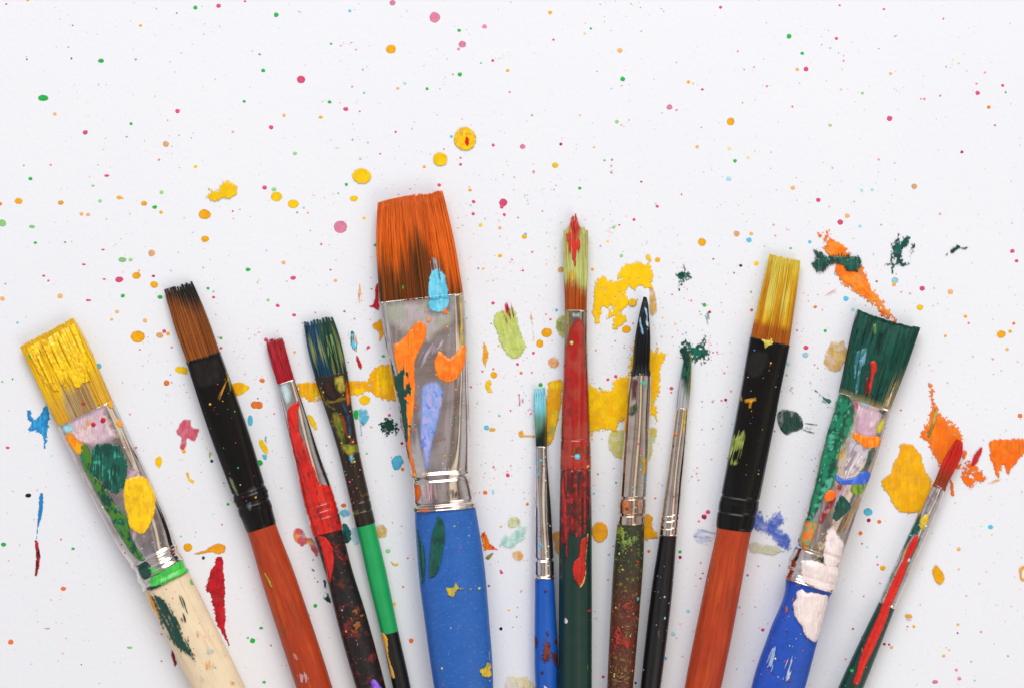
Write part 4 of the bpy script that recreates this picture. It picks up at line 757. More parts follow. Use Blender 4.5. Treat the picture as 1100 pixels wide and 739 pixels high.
# ------------------------------------------------------------------ paint marks on the paper
#@MARKS
MARKS = [ # name, label, colour, outline, options
 ('paint_splatter','bright blue splat just left of the yellow-tipped brush ferrule','azure','02:115,285 135,282 136,310 160,318 185,272 200,255 211,290 208,360 195,445 188,445 180,398 150,372 105,372 130,345 118,312',dict(c2='#3CA4DC')),
 ('paint_smear','thin upright blue streak low on the left above a red and black one','azure','02:170,638 186,638 188,700 180,735|03:165,50 158,98 156,90 160,30|02:165,700',dict(edge=.3)),
 ('paint_smear','thin upright red and black streak low on the left below the blue one','maroon','03:150,105 165,115 175,175 165,240 152,262 148,240 153,180',dict(c2='#2A1014',c3='red',edge=.3)),
 ('paint_splatter','ragged rose pink splat left of the black ferrule of the second brush','rose','02:765,350 790,320 820,325 825,350 855,362 850,390 835,418 808,405 800,440 785,460 770,445 775,400 755,380',dict(c2='#DC6478',mat='stain',T=.3,rim=.2,tv=.3)),
 ('paint_drop','upright oval yellow drop between the first and second brushes','yellow','02:670,490 688,478 697,500 685,533 667,512',dict(edge=.3)),
 ('paint_smear','short bent yellow dash between the first and second brushes','yellow','02:798,548 810,548 818,572 836,585 828,598 808,585',dict(edge=.3)),
 ('paint_splatter','yellow blot touching the left side of the second brush','yellow','02:750,105 775,92 805,100 805,128 770,125',dict(edge=.5)),
 ('paint_drop','pear-shaped yellow drop touching the right side of the second brush','gold','02:1000,170 1030,160 1072,182 1050,210 1015,222 1000,205',dict(edge=.3,c2='yellow')),
 ('paint_smear','faint green and grey dabs left of the second brush','palegreen','02:878,440 900,432 905,455 915,475 898,500 885,485',dict(c2='olive',dry=.35,mat='stain',T=.2)),
 ('paint_splatter','orange splash with a thin tail right of the yellow brush','amber','03:905,130 935,118 970,125 970,150 940,168 908,155 870,162 835,165 835,160 875,150',dict(edge=.4,rim=.25)),
 ('paint_smear','long dark red smear between the first two handles','red','03:935,172 955,180 965,230 970,330 966,380 972,440 970,480 983,540 980,555 950,500 925,450 918,400 905,345 880,318 890,280 910,230',dict(c2='#A81420',T=1.1)),
 ('paint_smear','small dark red smear peeking from under the pale wood handle','maroon','03:738,575 748,590 763,635 750,650 738,615',{}),
 ('paint_splatter','watery red and orange splash left of the red ferrule','rose','13:160,60 180,48 205,65 222,90 245,95 265,140 262,172 240,150 225,120 195,135 165,100',dict(c2='amber',c3='#E8683C',mat='stain',T=.3,rim=.2)),
 ('paint_drop','dark green blot touching the right of the red ferrule end','teal','13:370,40 390,33 405,60 410,95 395,118 375,110',dict(c2='#1A6A70')),
 ('paint_splatter','pale blue watery stain left of the green handle band','paleblue','13:405,60 440,50 450,110 425,125 402,100',dict(mat='stain',T=.15,edge=1.)),
 ('paint_drop','cream and yellow ringed drop right of the green handle band','tan','@13:537,65,29,32',dict(c2='#F0D680',mat='stain',T=.25,rim=.3,edge=.7)),
 ('paint_drop','light blue blot between the red ferrule and the green-banded brush','cyan','@12:380,722,24,18',dict(mat='stain',T=.3)),
 ('paint_splatter','small yellow splash right of the green handle band','yellow','13:578,193 595,205 612,200 608,215 590,212',dict(edge=.3)),
 ('paint_splatter','dark green flecks left of the red mottled handle','teal','13:282,350 300,345 296,325 315,330 322,375 300,365',dict(edge=.8,add=['13:242,228 254,232 252,240 242,238','13:248,252 256,258 256,270 249,268','13:290,276 300,280 302,310 292,300'])),
 ('paint_splatter','orange, red and yellow splash touching the big blue handle','orange','13:968,75 985,65 995,90 1010,125 1042,147 1000,145 978,150 970,110',dict(c2='gold',c3='red')),
 ('paint_smear','short slanting crimson dash right of the big blue handle','red','13:983,180 1013,155 1022,162 1000,187',dict(c2='green',edge=.3)),
 ('paint_smear','broad yellow smear running behind the blue and green bristles to the big brush','gold','12:178,165 260,160 330,155 400,155 450,155 480,150 500,110 540,85 585,85 615,110 615,235 560,240 520,225 480,205 440,222 400,225 330,235 270,240 225,243 195,230 180,200',dict(c2='yellow',T=.9,edge=1.,hole=.3,rag=1.)),
 ('paint_drop','yellow drop hanging under the broad yellow smear left of the big brush','yellow','12:445,230 467,216 490,228 488,248 467,260 448,250',dict(edge=.4)),
 ('paint_splatter','yellow splash right of the silver part of the red ferrule','yellow','12:222,308 240,308 260,335 270,368 250,370 235,345',dict(edge=.8)),
 ('paint_drop','slanting oval yellow drop right of the second brush','yellow','12:10,415 25,405 45,430 55,460 45,472 25,450',dict(edge=.4)),
 ('paint_splatter','small light blue flecks around the oval yellow drop','cyan','12:36,395 46,392 46,420 38,415',dict(edge=.5,add=['12:28,470 48,472 44,495 30,490'])),
 ('paint_smear','short crimson dash between the narrow flat brush and the big brush','red','12:428,50 440,48 457,92 450,110 435,90',dict(edge=.4)),
 ('paint_splatter','teal and violet splash right of the narrow flat brush','cyan','12:440,280 475,275 488,310 470,345 455,352 442,320',dict(c2='#3C8A90',edge=.9,mat='stain',T=.3,add=['12:443,340 456,345 458,388 448,388'])),
 ('paint_drop','bright green drop touching the narrow flat brush ferrule','green','12:418,285 440,282 440,318 425,318',{}),
 ('paint_splatter','dark green blot with loose flecks left of the big ferrule','deep','12:538,338 560,318 600,333 612,365 603,392 592,370 575,380 560,388 540,365',dict(edge=1.4,es=2.,rag=2.,hole=.4)),
 ('paint_drop','large light blue drop left of the big ferrule','cyan','12:582,500 600,475 625,475 636,505 615,535 592,540',dict(c2='#4AAED2',rim=.15)),
 ('paint_smear','narrow yellow diamond right of the big ferrule','gold','12:978,-10 990,10 1000,45 985,97 972,60',dict(edge=.4)),
 ('paint_splatter','pair of yellow dots right of the big ferrule','yellow','12:988,158 1005,148 1014,170 1006,180 1018,205 998,208 985,180',dict(edge=.5)),
 ('paint_smear','short yellow dash beside a light blue dot right of the big ferrule','gold','12:1000,360 1024,358 1026,370 1002,370',dict(edge=.4)),
 ('paint_smear','dark red smear touching the lower left of the orange bristles','red','11:478,577 500,565 508,540 512,495 526,485 530,590 505,585',dict(edge=.6)),
 ('paint_smear','broken orange strokes left of the orange bristles','orange','11:438,482 450,482 455,515 462,520 452,545 447,580 440,550',dict(dry=.35,T=.3,c2='peach',mat='stain')),
 ('paint_splatter','yellow blot touching the upper left of the big ferrule','gold','11:498,655 520,640 540,630 550,690 532,727 525,690 505,672',dict(edge=.5)),
 ('paint_splatter','tiny orange, teal and yellow flecks right of the narrow flat brush tip','amber','11:402,690 420,685 440,700 435,739|12:440,20 430,30 410,10',dict(dry=.35,c2='cyan',c3='teal',edge=1.2)),
 ('paint_smear','light green smear right of the big brush','lime','@ABS:530,342 537,334 546,331 553,333 557,345 560,360 566,372 562,380 553,386 545,382 538,370 533,355',dict(c2='#CAD47C',ang=75,T=.7,edge=.9)),
 ('paint_smear','crimson scribble on top of the light green smear','maroon','@ABS:540,328 547,323 553,335 550,347 545,357 540,345',dict(dry=.42,ang=80,c2='rose',T=.5,lift=.8)),
 ('paint_smear','light green edge of paint left of the red-painted ferrule','lime','21:190,640 205,620 228,620 228,715 205,700 190,670',dict(c2='#9AA04A',mat='stain',T=.3)),
 ('paint_smear','thin faint tan line left of the red and light green brush','tan','21:78,600 84,600 92,660 98,720 92,718 82,660',dict(dry=.3,mat='stain',T=.2)),
 ('paint_smear','large ragged yellow patch above the black pointed tip','yellow','21:355,480 385,450 430,470 455,455 465,420 490,395 545,385 575,390 578,362 597,365 600,400 605,470 612,500 590,502 545,490 525,515 500,488 490,530 500,560 480,600 495,645 430,685 428,630 402,640 412,590 385,575 380,640 365,668 348,655 350,600 355,540',dict(edge=1.6,es=3.5,T=.9,c2='#F6C606',hole=.30,rag=.8,tv=.05)),
 ('paint_smear','tan stain strip just right of the black pointed tip','tan','21:590,500 608,500 622,560 622,595 604,618 590,600',dict(mat='stain',T=.3,edge=.7)),
 ('paint_drop','orange-centred yellow ring left of the black pointed tip','amber','@21:516,563,18',dict(c2='yellow',rim=.3,lift=.6)),
 ('paint_smear','big yellow patch spreading behind the pointed brush ferrule','yellow','22:320,160 360,185 400,195 430,185 440,150 470,140 500,130 512,50 530,-20 590,20 615,30 625,0 632,30 662,35 655,70 640,110 635,190 615,250 628,275 622,330 605,300 590,345 560,350 500,325 455,335 440,368 350,368 346,405 340,370 320,365',dict(edge=1.3,es=3.5,T=.8,c2='#F2B606',hole=.29,rag=1.4,tv=.08)),
 ('paint_smear','pale yellow-green stain under the big yellow patch behind the pointed brush','#CFD06A','22:410,400 430,372 480,365 600,360 625,370 605,450 590,505 560,500 470,500 430,470 412,440',dict(c2='#D8C450',mat='stain',T=.3,edge=1.,rim=.15)),
 ('paint_smear','upright yellow smear between the small blue brush and the red-painted ferrule','gold','22:148,180 165,155 200,150 216,165 214,250 206,300 188,370 168,425 148,432 146,350 140,300 148,230',dict(c2='yellow',c3='#B0AC4C',T=.6,edge=.7)),
 ('paint_splatter','orange splash with a thin tail left of the small blue brush','gold','22:25,380 45,365 55,385 100,388 98,400 55,398 38,402',dict(edge=.7)),
 ('paint_drop','large salmon ringed drop left of the red-painted ferrule','#F09A58','@22:178,77,27,24',dict(c2='#F6C088',rim=.25,mat='stain',T=.4)),
 ('paint_smear','faint crimson hatch marks left of the small blue brush','rose','22:22,215 35,212 40,230 60,225 64,255 45,250 40,265 25,262 28,240',dict(dry=.42,T=.2,mat='stain')),
 ('paint_splatter','dark green scribble around the tip of the thin black-handled brush','teal','@ABS:731,371 738,366 745,371 748,366 754,367 758,359 757,372 763,379 756,388 748,389 742,385 736,388 732,380',dict(edge=1.5,es=2.,c2='#0E6A54',rag=2.2,hole=.42)),
 ('paint_smear','faint green strokes above the thin black-handled brush','#7AA89C','21:830,610 850,600 850,650 835,690 825,680',dict(dry=.55,T=.15,mat='stain',ang=80)),
 ('paint_smear','small dark green cross-shaped mark above and left of the thin black-handled brush','teal','21:712,440 735,425 740,396 746,425 758,430 772,455 742,460 728,500 718,507 720,465',dict(edge=.9,c2='#0E6A54',rag=2.2,hole=.4)),
 ('paint_drop','tan round stain left of the dark green bristles','tan','32:245,40 262,0|31:275,725 300,728 325,720|32:340,15 335,70 300,118 262,108 240,80',dict(c2='#E8C886',mat='stain',T=.25,rim=.2,edge=1.)),
 ('paint_splatter','glossy dark green blot between the amber brush and the green brush','deep','32:38,300 60,275 110,285 145,315 150,360 100,380 75,385 45,350',dict(T=1.5,edge=.9,mat='wet')),
 ('paint_smear','dry green strokes trailing right of the glossy dark green blot','teal','32:150,363 212,382 150,374',dict(edge=.3,dry=.25,ang=10,add=['32:160,336 210,342 210,346 160,342','32:158,352 214,362 212,366 160,358'],T=.3)),
 ('paint_smear','dry green brush marks touching the left of the multicoloured ferrule','#2A7A68','32:192,178 215,200 250,212 272,232 270,272 240,250 215,240 235,235 200,195',dict(dry=.42,ang=40,T=.3)),
 ('paint_smear','large smooth yellow patch left of the thin slanting brush','gold','32:565,430 590,420 630,440 665,480 675,540 705,590 690,650 650,715 575,720 540,690 510,640 485,600 490,575 520,560 540,510 560,480',dict(c2='#F4B808',T=.9,edge=.8)),
 ('paint_smear','ragged orange patch around the red tip of the thin slanting brush','orange','32:690,165 715,195 712,240 730,290 760,310 800,340 825,380 832,420 790,480 745,520 715,500 690,430 658,390 685,330 700,280 695,220',dict(edge=1.6,es=2.6,c2='#F5821C',T=.8,rag=2.,hole=.3)),
 ('paint_smear','olive streak across the upper part of the ragged orange patch','#8A7A2C','32:715,278 730,290 712,360 692,402 680,385 700,340',dict(lift=.6,c2='#C8B060',edge=.5)),
 ('paint_smear','short red dab right of the thin slanting brush tip','red','32:872,520 882,475 918,438 917,460 895,512',dict(edge=.4,lift=.6)),
 ('paint_splatter','ragged orange splat just below the short red dab','orange','32:850,500 880,515 905,530 930,580 900,600 870,612 835,580 830,540',dict(edge=2.,es=1.8,rag=2.5,hole=.4)),
 ('paint_smear','small orange flecks right of the red brush tip','orange','32:842,450 855,465 845,490 835,480',dict(edge=.8,add=['32:800,520 835,510 830,530 815,535','32:784,565 797,600 796,648 788,640 780,590'])),
 ('paint_smear','orange toothed patch cut by the right edge of the photo','#F56A0A','32:950,415 1010,408 1095,403 1120,440 1085,480 1065,505 1032,553 1010,510 988,572 970,530 955,480',dict(c2='#F07C18',T=.9)),
 ('paint_smear','faint orange brush trails below the toothed orange patch','peach','32:940,595 975,575 1010,572 990,590 960,598',dict(dry=.45,ang=-10,T=.2,mat='stain',c2='amber',add=['32:935,680 945,655 965,650 950,675'])),
 ('paint_smear','orange diagonal smear above the dark green bristles','orange','31:255,248 275,285 320,305 345,345 400,400 425,440 440,490 500,560 548,637 520,630 470,592 430,550 370,520 320,480 290,430 265,370 235,330 240,295',dict(c2='#F6922C',rag=2.,hole=.36,edge=1.4,es=2.5,ang=45,add=['31:216,268 240,258 242,268 222,278'],T=.8)),
 ('paint_smear','dark green stroke crossing the orange diagonal smear','deep','31:195,338 230,338 250,365 300,358 345,360 390,365 397,400 385,425 345,432 310,400 270,405 210,432 192,400 205,370',dict(edge=1.4,es=2.2,T=1.4,lift=.7,mat='wet',c2='#0E6050',rag=1.4,hole=.3,grain=.5,soft=.5,tv=0.)),
 ('paint_smear','faint orange dry stroke left of the orange diagonal smear','peach','31:232,535 260,512 300,500 290,515 255,530',dict(dry=.4,ang=-30,T=.2,mat='stain',c2='orange')),
 ('paint_smear','dark green upright strokes at upper right','deep','31:545,290 562,262 570,295 600,268 607,288 580,340 575,380 605,393 600,408 555,400 545,375 535,430 530,425 532,350 530,310',dict(edge=.8,rag=1.6,hole=.38,add=['31:612,340 622,312 628,318 622,340 610,357','31:502,400 525,388 525,398 505,406'],c2='#0E5C54')),
 ('paint_smear','small dark green dashes nearest the top right edge','teal','31:783,335 815,313 826,324 800,345 785,350',dict(edge=.7,add=['31:832,326 858,320 860,330 838,334','31:762,360 772,345 770,360'])),
 ('paint_drop','large yellow drop with an orange spot between the red-painted and pointed brushes','gold','@23:378,68,35,43',dict(c2='amber',edge=.5)),
 ('paint_splatter','golden blot just right of the olive mottled handle top','gold','23:560,0|22:590,728|23:605,10 605,45 625,72 625,95 590,95 585,107 560,90',dict(edge=.5)),
 ('paint_smear','golden smear between the small blue handle and the red streaked one','amber','23:172,72 210,68 210,165 185,155 178,120',dict(edge=.4,mat='stain',T=.3)),
 ('paint_drop','round orange-yellow drop left of the small blue handle','amber','@23:25,169,25,24',dict(c2='gold',mat='stain',T=.4)),
 ('paint_splatter','watery mint green stain left of the small blue ferrule','#A9DACA','23:0,70 30,40 62,45 50,95 20,115 -10,132 -50,125 -35,85',dict(mat='stain',T=.12,edge=1.8,c2='#CDEBE2')),
 ('paint_drop','olive watery drop above the mint green stain','#BCC278','@23:8,28,26,24',dict(c2='#D6DA9C',mat='stain',T=.15,edge=1.)),
 ('paint_smear','cream stain under the blue scribble right of the amber brush','#DAD8BC','33:-70,110 0,118 40,130 60,150 30,166 -60,160 -85,140',dict(mat='stain',T=.15,edge=1.)),
 ('paint_smear','blue scribble right of the amber brush ferrule','cobalt','@ABS:808,553 818,548 823,560 830,553 838,549 842,560 838,567 848,574 850,582 845,592 835,587 828,578 820,572 810,568',dict(edge=1.6,es=2.,ang=20,c2='#7A8EE0',T=.3,amax=.8,soft=3.,hole=.26,rag=1.2)),
 ('paint_smear','faint blue scribble left of the orange-red handle','sky','23:785,60 830,50 870,70 865,100 830,130 790,125 780,90',dict(dry=.3,ang=10,T=.15,mat='stain',edge=1.5,hole=.3,amax=.6)),
 ('paint_smear','pale cream stain at the bottom edge left of the small blue handle','cream','23:-20,700 30,690 80,705 100,739 90,770 -30,770',dict(mat='stain',T=.1,c2='#EEE6CC',edge=2.)),
 ('paint_splatter','ragged golden splat right of the thin slanting handle','gold','33:702,235 722,208 745,232 758,272 738,294 715,272',dict(edge=.7)),
 ('paint_splatter','golden bracket-shaped splat cut by the right edge of the photo','gold','33:1078,225 1105,208 1112,222 1095,232 1094,262 1108,275 1090,280 1078,255',dict(edge=.4)),
 ('paint_smear','two short golden dashes right of the thin slanting handle','gold','33:590,424 615,422 620,435 594,437',dict(edge=.4,add=['33:592,441 615,442 612,448 592,447'])),
 ('paint_drop','yellow ringed drop with a red spot above the big brush','yellow','@10:899,599,49,50',dict(c2='#EBB010',c3='#F6DA50',edge=.6,rim=.3,mixs=3)),
 ('paint_smear','small red spot on the yellow ringed drop','scarlet','10:900,588 912,590 915,620 905,630 898,612',dict(lift=.6,edge=.3,T=.5)),
 ('paint_drop','plain round yellow drop below the yellow ringed drop','yellow','@10:790,685,32,29',dict(edge=.5)),
 ('paint_drop','round yellow drop up and left of the orange bristles','yellow','@11:455,17,38,32',dict(edge=.9)),
 ('paint_splatter','double yellow splat with fine spikes on the upper left','yellow','01:|',dict()),
 ('paint_drop','golden drop below the double yellow splat','gold','@01:0,0,1',dict()),
]
def parse(o):
    if o.startswith('@ABS:'): return np.array([tuple(map(float, q.split(','))) for q in o[5:].split()])
    return circ(o) if o[0] == '@' else pts(o)
MARKS = [m for m in MARKS if m[3] != '01:|' and m[3] != '@01:0,0,1']
MARKS.append(('paint_splatter','double yellow splat with fine spikes on the upper left','yellow','01:938,66 955,45 978,40 1005,50 1019,76 1008,104 985,114 955,112 940,124 918,128 900,116 896,98 912,86 936,82',dict(edge=.9,add=['01:895,70 920,80 925,84 905,78','01:870,108 900,104 900,108 885,110','01:915,60 935,76 930,78 915,66'])))
k0 = 0
for (nm, lb, c, ol, o) in MARKS:
    o = dict(o); mat = o.pop('mat', 'paint'); add = [parse(a) for a in o.pop('add', [])]; p = parse(ol); k0 += 1
    if mat == 'stain': o.setdefault('soft', 1.8); o.setdefault('amax', .85)
    o.setdefault('lift', 0); o['lift'] += .02+.012*k0; o['T'] = o.get('T', .6)*(.75 if mat == 'wet' else .28); o.setdefault('tv', .14 if mat == 'paint' else .55)
    bx = p.max(0)-p.min(0)
    if mat == 'paint' and nm != 'paint_drop': o.setdefault('rag', .8 if min(bx) > 14 else .3); o.setdefault('soft', 1.)
    V, F, C = film(p, c, add=add, **o)
    a = np.array(V); og = wp(a[:, 0].mean(), a[:, 1].mean())
    ob = mesh_obj(nm, V, F, M[mat], None, C, origin=og); cat = dict(paint_splatter='paint splatter', paint_smear='paint smear', paint_drop='paint drop')[nm]
    tag(ob, lb, cat, 'paint marks on the paper')

DROPS = """00 p 939 27 10;00 g 839 34 9;00 p 1053 7 6;00 p 27 19 5;00 g 434 263 16 11;00 g 185 423 24 15;00 p 762 479 10;00 p 366 571 13;00 e 713 620 14;00 o 683 688 6;00 y 840 717 8
00 a 604 111 7;00 e 236 491 8;00 g 563 533 7;00 g 1049 437 7;00 p 1000 568 6;00 g 312 111 5;00 p 294 204 5;00 p 218 710 6;00 e 445 643 5;00 y 120 0 8;00 m 759 58 4
10 g 87 65 11;10 q 587 14 14;10 q 768 77 24;10 q 887 193 17;10 q 870 212 7;10 q 982 115 11;10 p 193 343 18;10 p 386 470 11 9;10 p 65 549 10;10 a 580 213 22;10 g 31 305 9;10 g 873 132 8;10 g 876 322 10;10 g 735 383 7;10 g 316 440 9 7
10 e 120 497 8;10 a 278 505 9 7;10 e 609 381 7;10 l 167 661 10 8;10 c 403 48 7;10 c 459 301 6;10 c 465 401 6;10 c 839 588 7;10 b 639 360 8;10 a 1081 305 8;10 a 723 718 7;10 p 600 568 6;10 m 879 680 6;10 p 879 708 7;10 p 1019 625 7;10 p 1017 262 7;10 p 413 374 6;10 p 429 215 5;10 g 322 190 6;10 g 448 684 6;10 m 415 602 5
20 a 164 55 9;20 y 185 712 14;20 a 940 525 17;20 g 475 341 11;20 l 451 524 9;20 g 86 497 6;20 g 958 693 8;20 g 339 124 6;20 q 45 632 14;20 q 677 462 14;20 p 707 474 6;20 m 210 621 7;20 m 430 688 6;20 p 896 33 7;20 p 178 172 6;20 p 818 386 7 5;20 p 1040 290 5;20 a 758 354 8;20 e 778 360 6;20 e 795 632 8;20 e 463 218 12;20 p 93 738 6;20 p 1095 372 6;20 e 352 634 6;20 g 397 691 6;20 n 934 638 9;20 n 1015 677 8;20 p 970 222 6
30 g 90 157 11;30 g 147 231 8;30 p 163 298 11;30 p 522 511 12;30 p 901 401 10;30 p 308 25 6;30 p 294 167 7;30 m 833 655 7;30 p 932 313 6;30 p 1008 369 7;30 e 126 300 8;30 o 949 462 8;30 o 476 687 6;30 e 819 273 6;30 c 268 208 6;30 l 405 402 7;30 l 268 540 7;30 q 896 361 6;30 p 545 157 5;30 p 498 41 6;30 p 754 82 5;30 e 527 318 7;30 a 313 386 6;30 q 325 263 6;30 m 975 540 6;30 p 672 427 6
01 a 80 125 18 15;01 a 262 132 13 10;01 a 512 110 12 9;01 a 619 136 14 11;01 e 350 180 9;01 e 378 183 9;01 a 880 182 27 22;01 a 881 288 18 15;01 e 652 349 16;01 a 586 445 20 17;01 a 597 423 6;01 a 663 484 18 15;01 e 258 533 12;01 a 593 707 32 27;01 e 686 701 18 15;01 a 722 694 9;01 e 503 600 9;01 e 480 633 7;01 e 623 638 10;01 e 10 544 11;01 o 0 137 9;01 a 457 202 6;01 a 692 173 8
01 g 131 29 9;01 l 10 220 17;01 l 137 235 13 8;01 g 152 304 8 6;01 g 665 151 11 8;01 l 694 88 9;01 l 525 377 19 13;01 l 561 377 9;01 g 528 532 9;01 g 688 538 13 11;01 g 1066 419 11 8;01 g 894 500 7;01 l 430 125 8;01 g 949 713 7;01 l 400 59 8 5;01 p 459 16 11 6;01 p 512 462 19 14;01 p 188 446 7 5;01 p 208 467 6;01 p 380 551 12 5;01 p 918 538 7;01 p 360 397 9 5;01 p 448 460 7 4;01 m 659 447 8 5;01 p 1000 168 5;01 p 705 684 9;01 p 443 334 8 4;01 p 23 480 5;01 c 75 647 6
11 q 363 236 30;11 y 88 107 26 21;11 l 77 75 11 9;11 y 160 138 25 21;11 y 421 114 18 15;11 p 37 68 10;11 p 160 455 12 9;11 p 93 574 9 7;11 p 164 614 9 7;11 p 1062 133 18;11 p 1056 150 9;11 p 787 57 8;11 e 1048 240 8;11 y 965 227 8;11 a 1048 360 9;11 e 341 466 8;11 e 118 389 9;11 p 1018 563 8;11 p 935 128 8;11 p 933 180 8;11 p 1067 184 7;11 g 388 54 7;11 g 512 314 7;11 p 280 310 6;11 m 177 174 5;11 m 380 599 6;11 m 320 420 5;11 l 52 550 8;11 y 464 198 7;11 m 423 630 5;11 a 920 78 8;11 e 223 175 6;11 c 205 154 6;11 p 43 720 9
21 a 148 690 24 22;21 a 120 733 16;21 e 210 420 14;21 c 58 267 7;21 a 53 278 12;21 a 816 301 18;21 e 965 265 15;21 c 1018 293 12;21 e 1028 265 9;21 y 1050 393 11;21 l 437 237 8;21 l 470 360 8;21 g 827 571 9;21 g 291 70 8;21 a 625 378 12;21 p 624 148 7;21 p 524 205 7;21 k 983 402 7;21 a 492 676 20 17;21 c 191 593 7;21 p 376 583 10;21 p 460 557 6;21 p 520 650 6;21 a 702 652 6;21 m 848 602 7;21 p 1030 593 7;21 p 87 344 6;21 p 47 423 6;21 g 1027 515 6;21 a 346 418 7;21 y 411 298 6;21 p 165 633 6;21 c 748 690 6;21 b 930 30 11;21 p 131 168 5;21 p 93 3 6
31 p 216 121 10;31 p 310 215 13;31 p 662 500 13;31 p 1050 340 10;31 p 1068 382 8;31 p 740 180 6;31 y 653 581 15 13;31 a 1002 697 20 18;31 a 1040 684 8;31 e 783 515 12;31 a 848 620 8;31 a 762 704 7;31 e 340 188 11;31 e 628 62 13;31 e 107 68 10;31 c 335 544 12;31 c 180 300 8;31 b 396 233 8;31 b 403 79 7;31 b 447 76 7;31 b 545 466 15;31 a 541 483 9;31 p 862 649 6;31 b 365 590 10;31 g 97 328 6;31 m 467 470 6;31 p 125 680 5;31 g 246 682 7;31 p 24 227 6;31 p 32 274 5;31 p 611 522 6;31 o 1056 650 7;31 b 290 437 9;31 o 203 580 8
02 c 424 92 13;02 k 122 647 14 11;02 o 716 165 14;02 o 1095 258 18;02 p 33 442 9 6;02 p 559 299 6;02 p 585 442 6;02 g 10 159 6;02 g 54 148 5;02 p 601 22 5;02 p 738 12 6;02 p 950 15 7;02 b 222 476 6;02 c 1075 325 13 24;02 a 790 458 9;02 t 910 500 7;02 g 980 685 7
12 o 12 260 18;12 o 27 155 12 10;12 g 15 508 15 14;12 o 377 690 13 11;12 g 547 50 8 6;12 o 630 535 8;12 p 483 12 8;12 m 627 424 7;12 a 1022 130 15;12 c 990 357 12 11;12 o 985 635 10;12 p 1082 560 9;12 p 923 182 6;12 p 1021 525 5;12 e 166 32 7;12 p 78 297 5;12 p 303 433 4;12 a 110 615 5;12 g 1046 305 6;12 b 1019 632 7 12;12 p 573 303 7;12 m 380 512 5;12 e 1043 5 6;12 o 495 354 6;12 o 1020 105 6;12 b 303 555 8;12 m 973 115 6
22 g 123 173 10;22 p 92 36 7;22 p 24 85 7;22 p 85 120 6;22 p 412 150 7;22 p 445 137 8;22 p 685 188 9;22 p 912 122 6;22 p 900 240 6;22 m 918 237 7;22 p 941 200 6;22 p 793 553 6;22 p 369 556 5;22 o 66 684 7;22 o 39 122 7;22 g 377 188 6;22 p 437 531 5;22 c 352 639 6;22 p 684 206 5;22 c 866 240 5;22 a 120 2 14 10;22 o 616 659 6;22 e 857 491 6;22 p 842 718 10 9;22 p 828 733 9 6;22 g 447 592 5
32 p 163 13 11;32 b 160 45 15 13;32 c 428 718 20;32 o 1083 305 11;32 a 126 357 6;32 p 965 62 6;32 e 1027 20 8;32 p 571 282 5;32 e 1003 112 6;32 b 87 85 9;32 g 80 132 6;32 b 771 163 6;32 p 200 86 5;32 e 1072 72 6;32 p 28 372 5
03 g 16 122 13 11;03 a 808 134 20;03 o 272 312 12 10;03 o 46 541 12;03 o 203 483 13 4;03 g 314 140 8 6;03 l 558 565 13 6;03 p 954 36 5;03 t 874 180 7 8;03 o 694 507 6;03 g 1085 535 12;03 g 1065 523 6;03 p 694 623 5;03 o 262 100 6;03 g 350 638 4
13 o 667 535 11 10;13 g 255 385 9;13 l 567 150 11;13 g 22 481 9 6;13 g 35 713 9 6;13 p 1055 243 7;13 p 64 555 5;13 k 1052 484 8;13 o 632 304 6;13 m 1001 300 6;13 l 222 428 10;13 p 265 282 5;13 y 1087 404 7 4;13 a 1053 45 6;13 p 1001 556 6;13 p 245 188 5;13 y 595 378 6 9;13 o 652 180 5
23 g 722 153 8;23 m 722 177 8;23 m 826 3 12;23 p 803 22 6;23 p 1077 488 8;23 b 757 407 9;23 c 660 611 8;23 b 693 507 10;23 g 977 392 6;23 m 1012 254 6;23 p 392 690 7;23 k 531 717 6;23 o 588 151 7;23 o 412 273 6;23 o 811 200 6;23 p 810 268 6;23 e 723 462 6;23 o 40 321 5;23 c 419 165 6;23 p 1059 215 5;23 e 733 601 6
33 a 493 223 12;33 o 397 73 10;33 c 956 47 11;33 m 433 18 9;33 o 478 24 9;33 a 627 474 7;33 p 365 484 6;33 p 915 497 6;33 g 1031 601 6;33 q 718 712 13 9;33 q 822 698 9;33 m 500 550 7 6;33 m 520 552 6;33 o 334 614 6;33 e 755 600 8;33 e 820 142 9;33 p 471 208 6;33 p 411 344 5;33 g 873 625 5;33 e 531 564 8;33 a 820 228 6;33 e 908 290 6;33 e 816 466 7;33 e 853 342 6;33 p 481 288 5;33 q 809 661 7;33 b 427 133 6;33 m 404 118 5;33 e 778 575 6"""
KEY = dict(p=('pink','#E04C7A'), g=('green','#24B84A'), e=('peach','#F0B673'), o=('orange','#EC7A28'), y=('yellow','#F9CC04'), a=('golden yellow','#F4AE08'), q=('pale pink','#EC88AA'),
  l=('light green','#92D884'), c=('light blue','#5CC4E8'), b=('pale blue','#AADCEC'), m=('crimson','#B0184C'), k=('black','#181C28'), n=('cream','#F0E2A8'), t=('dark green','#0B4A3E'))
TIPS = [(50, 357, 'wide yellow bristles'), (192, 307, 'brown bristles'), (294, 362, 'dark red bristles'), (342, 343, 'blue-green bristles'), (440, 210, 'wide orange bristles'),
  (580, 416, 'light blue tip'), (618, 232, 'red-topped light-green bristles'), (692, 320, 'black pointed tip'), (738, 378, 'thin green tip'), (843, 277, 'amber bristles'), (955, 342, 'wide green bristles'), (1030, 472, 'slanting red tip')]
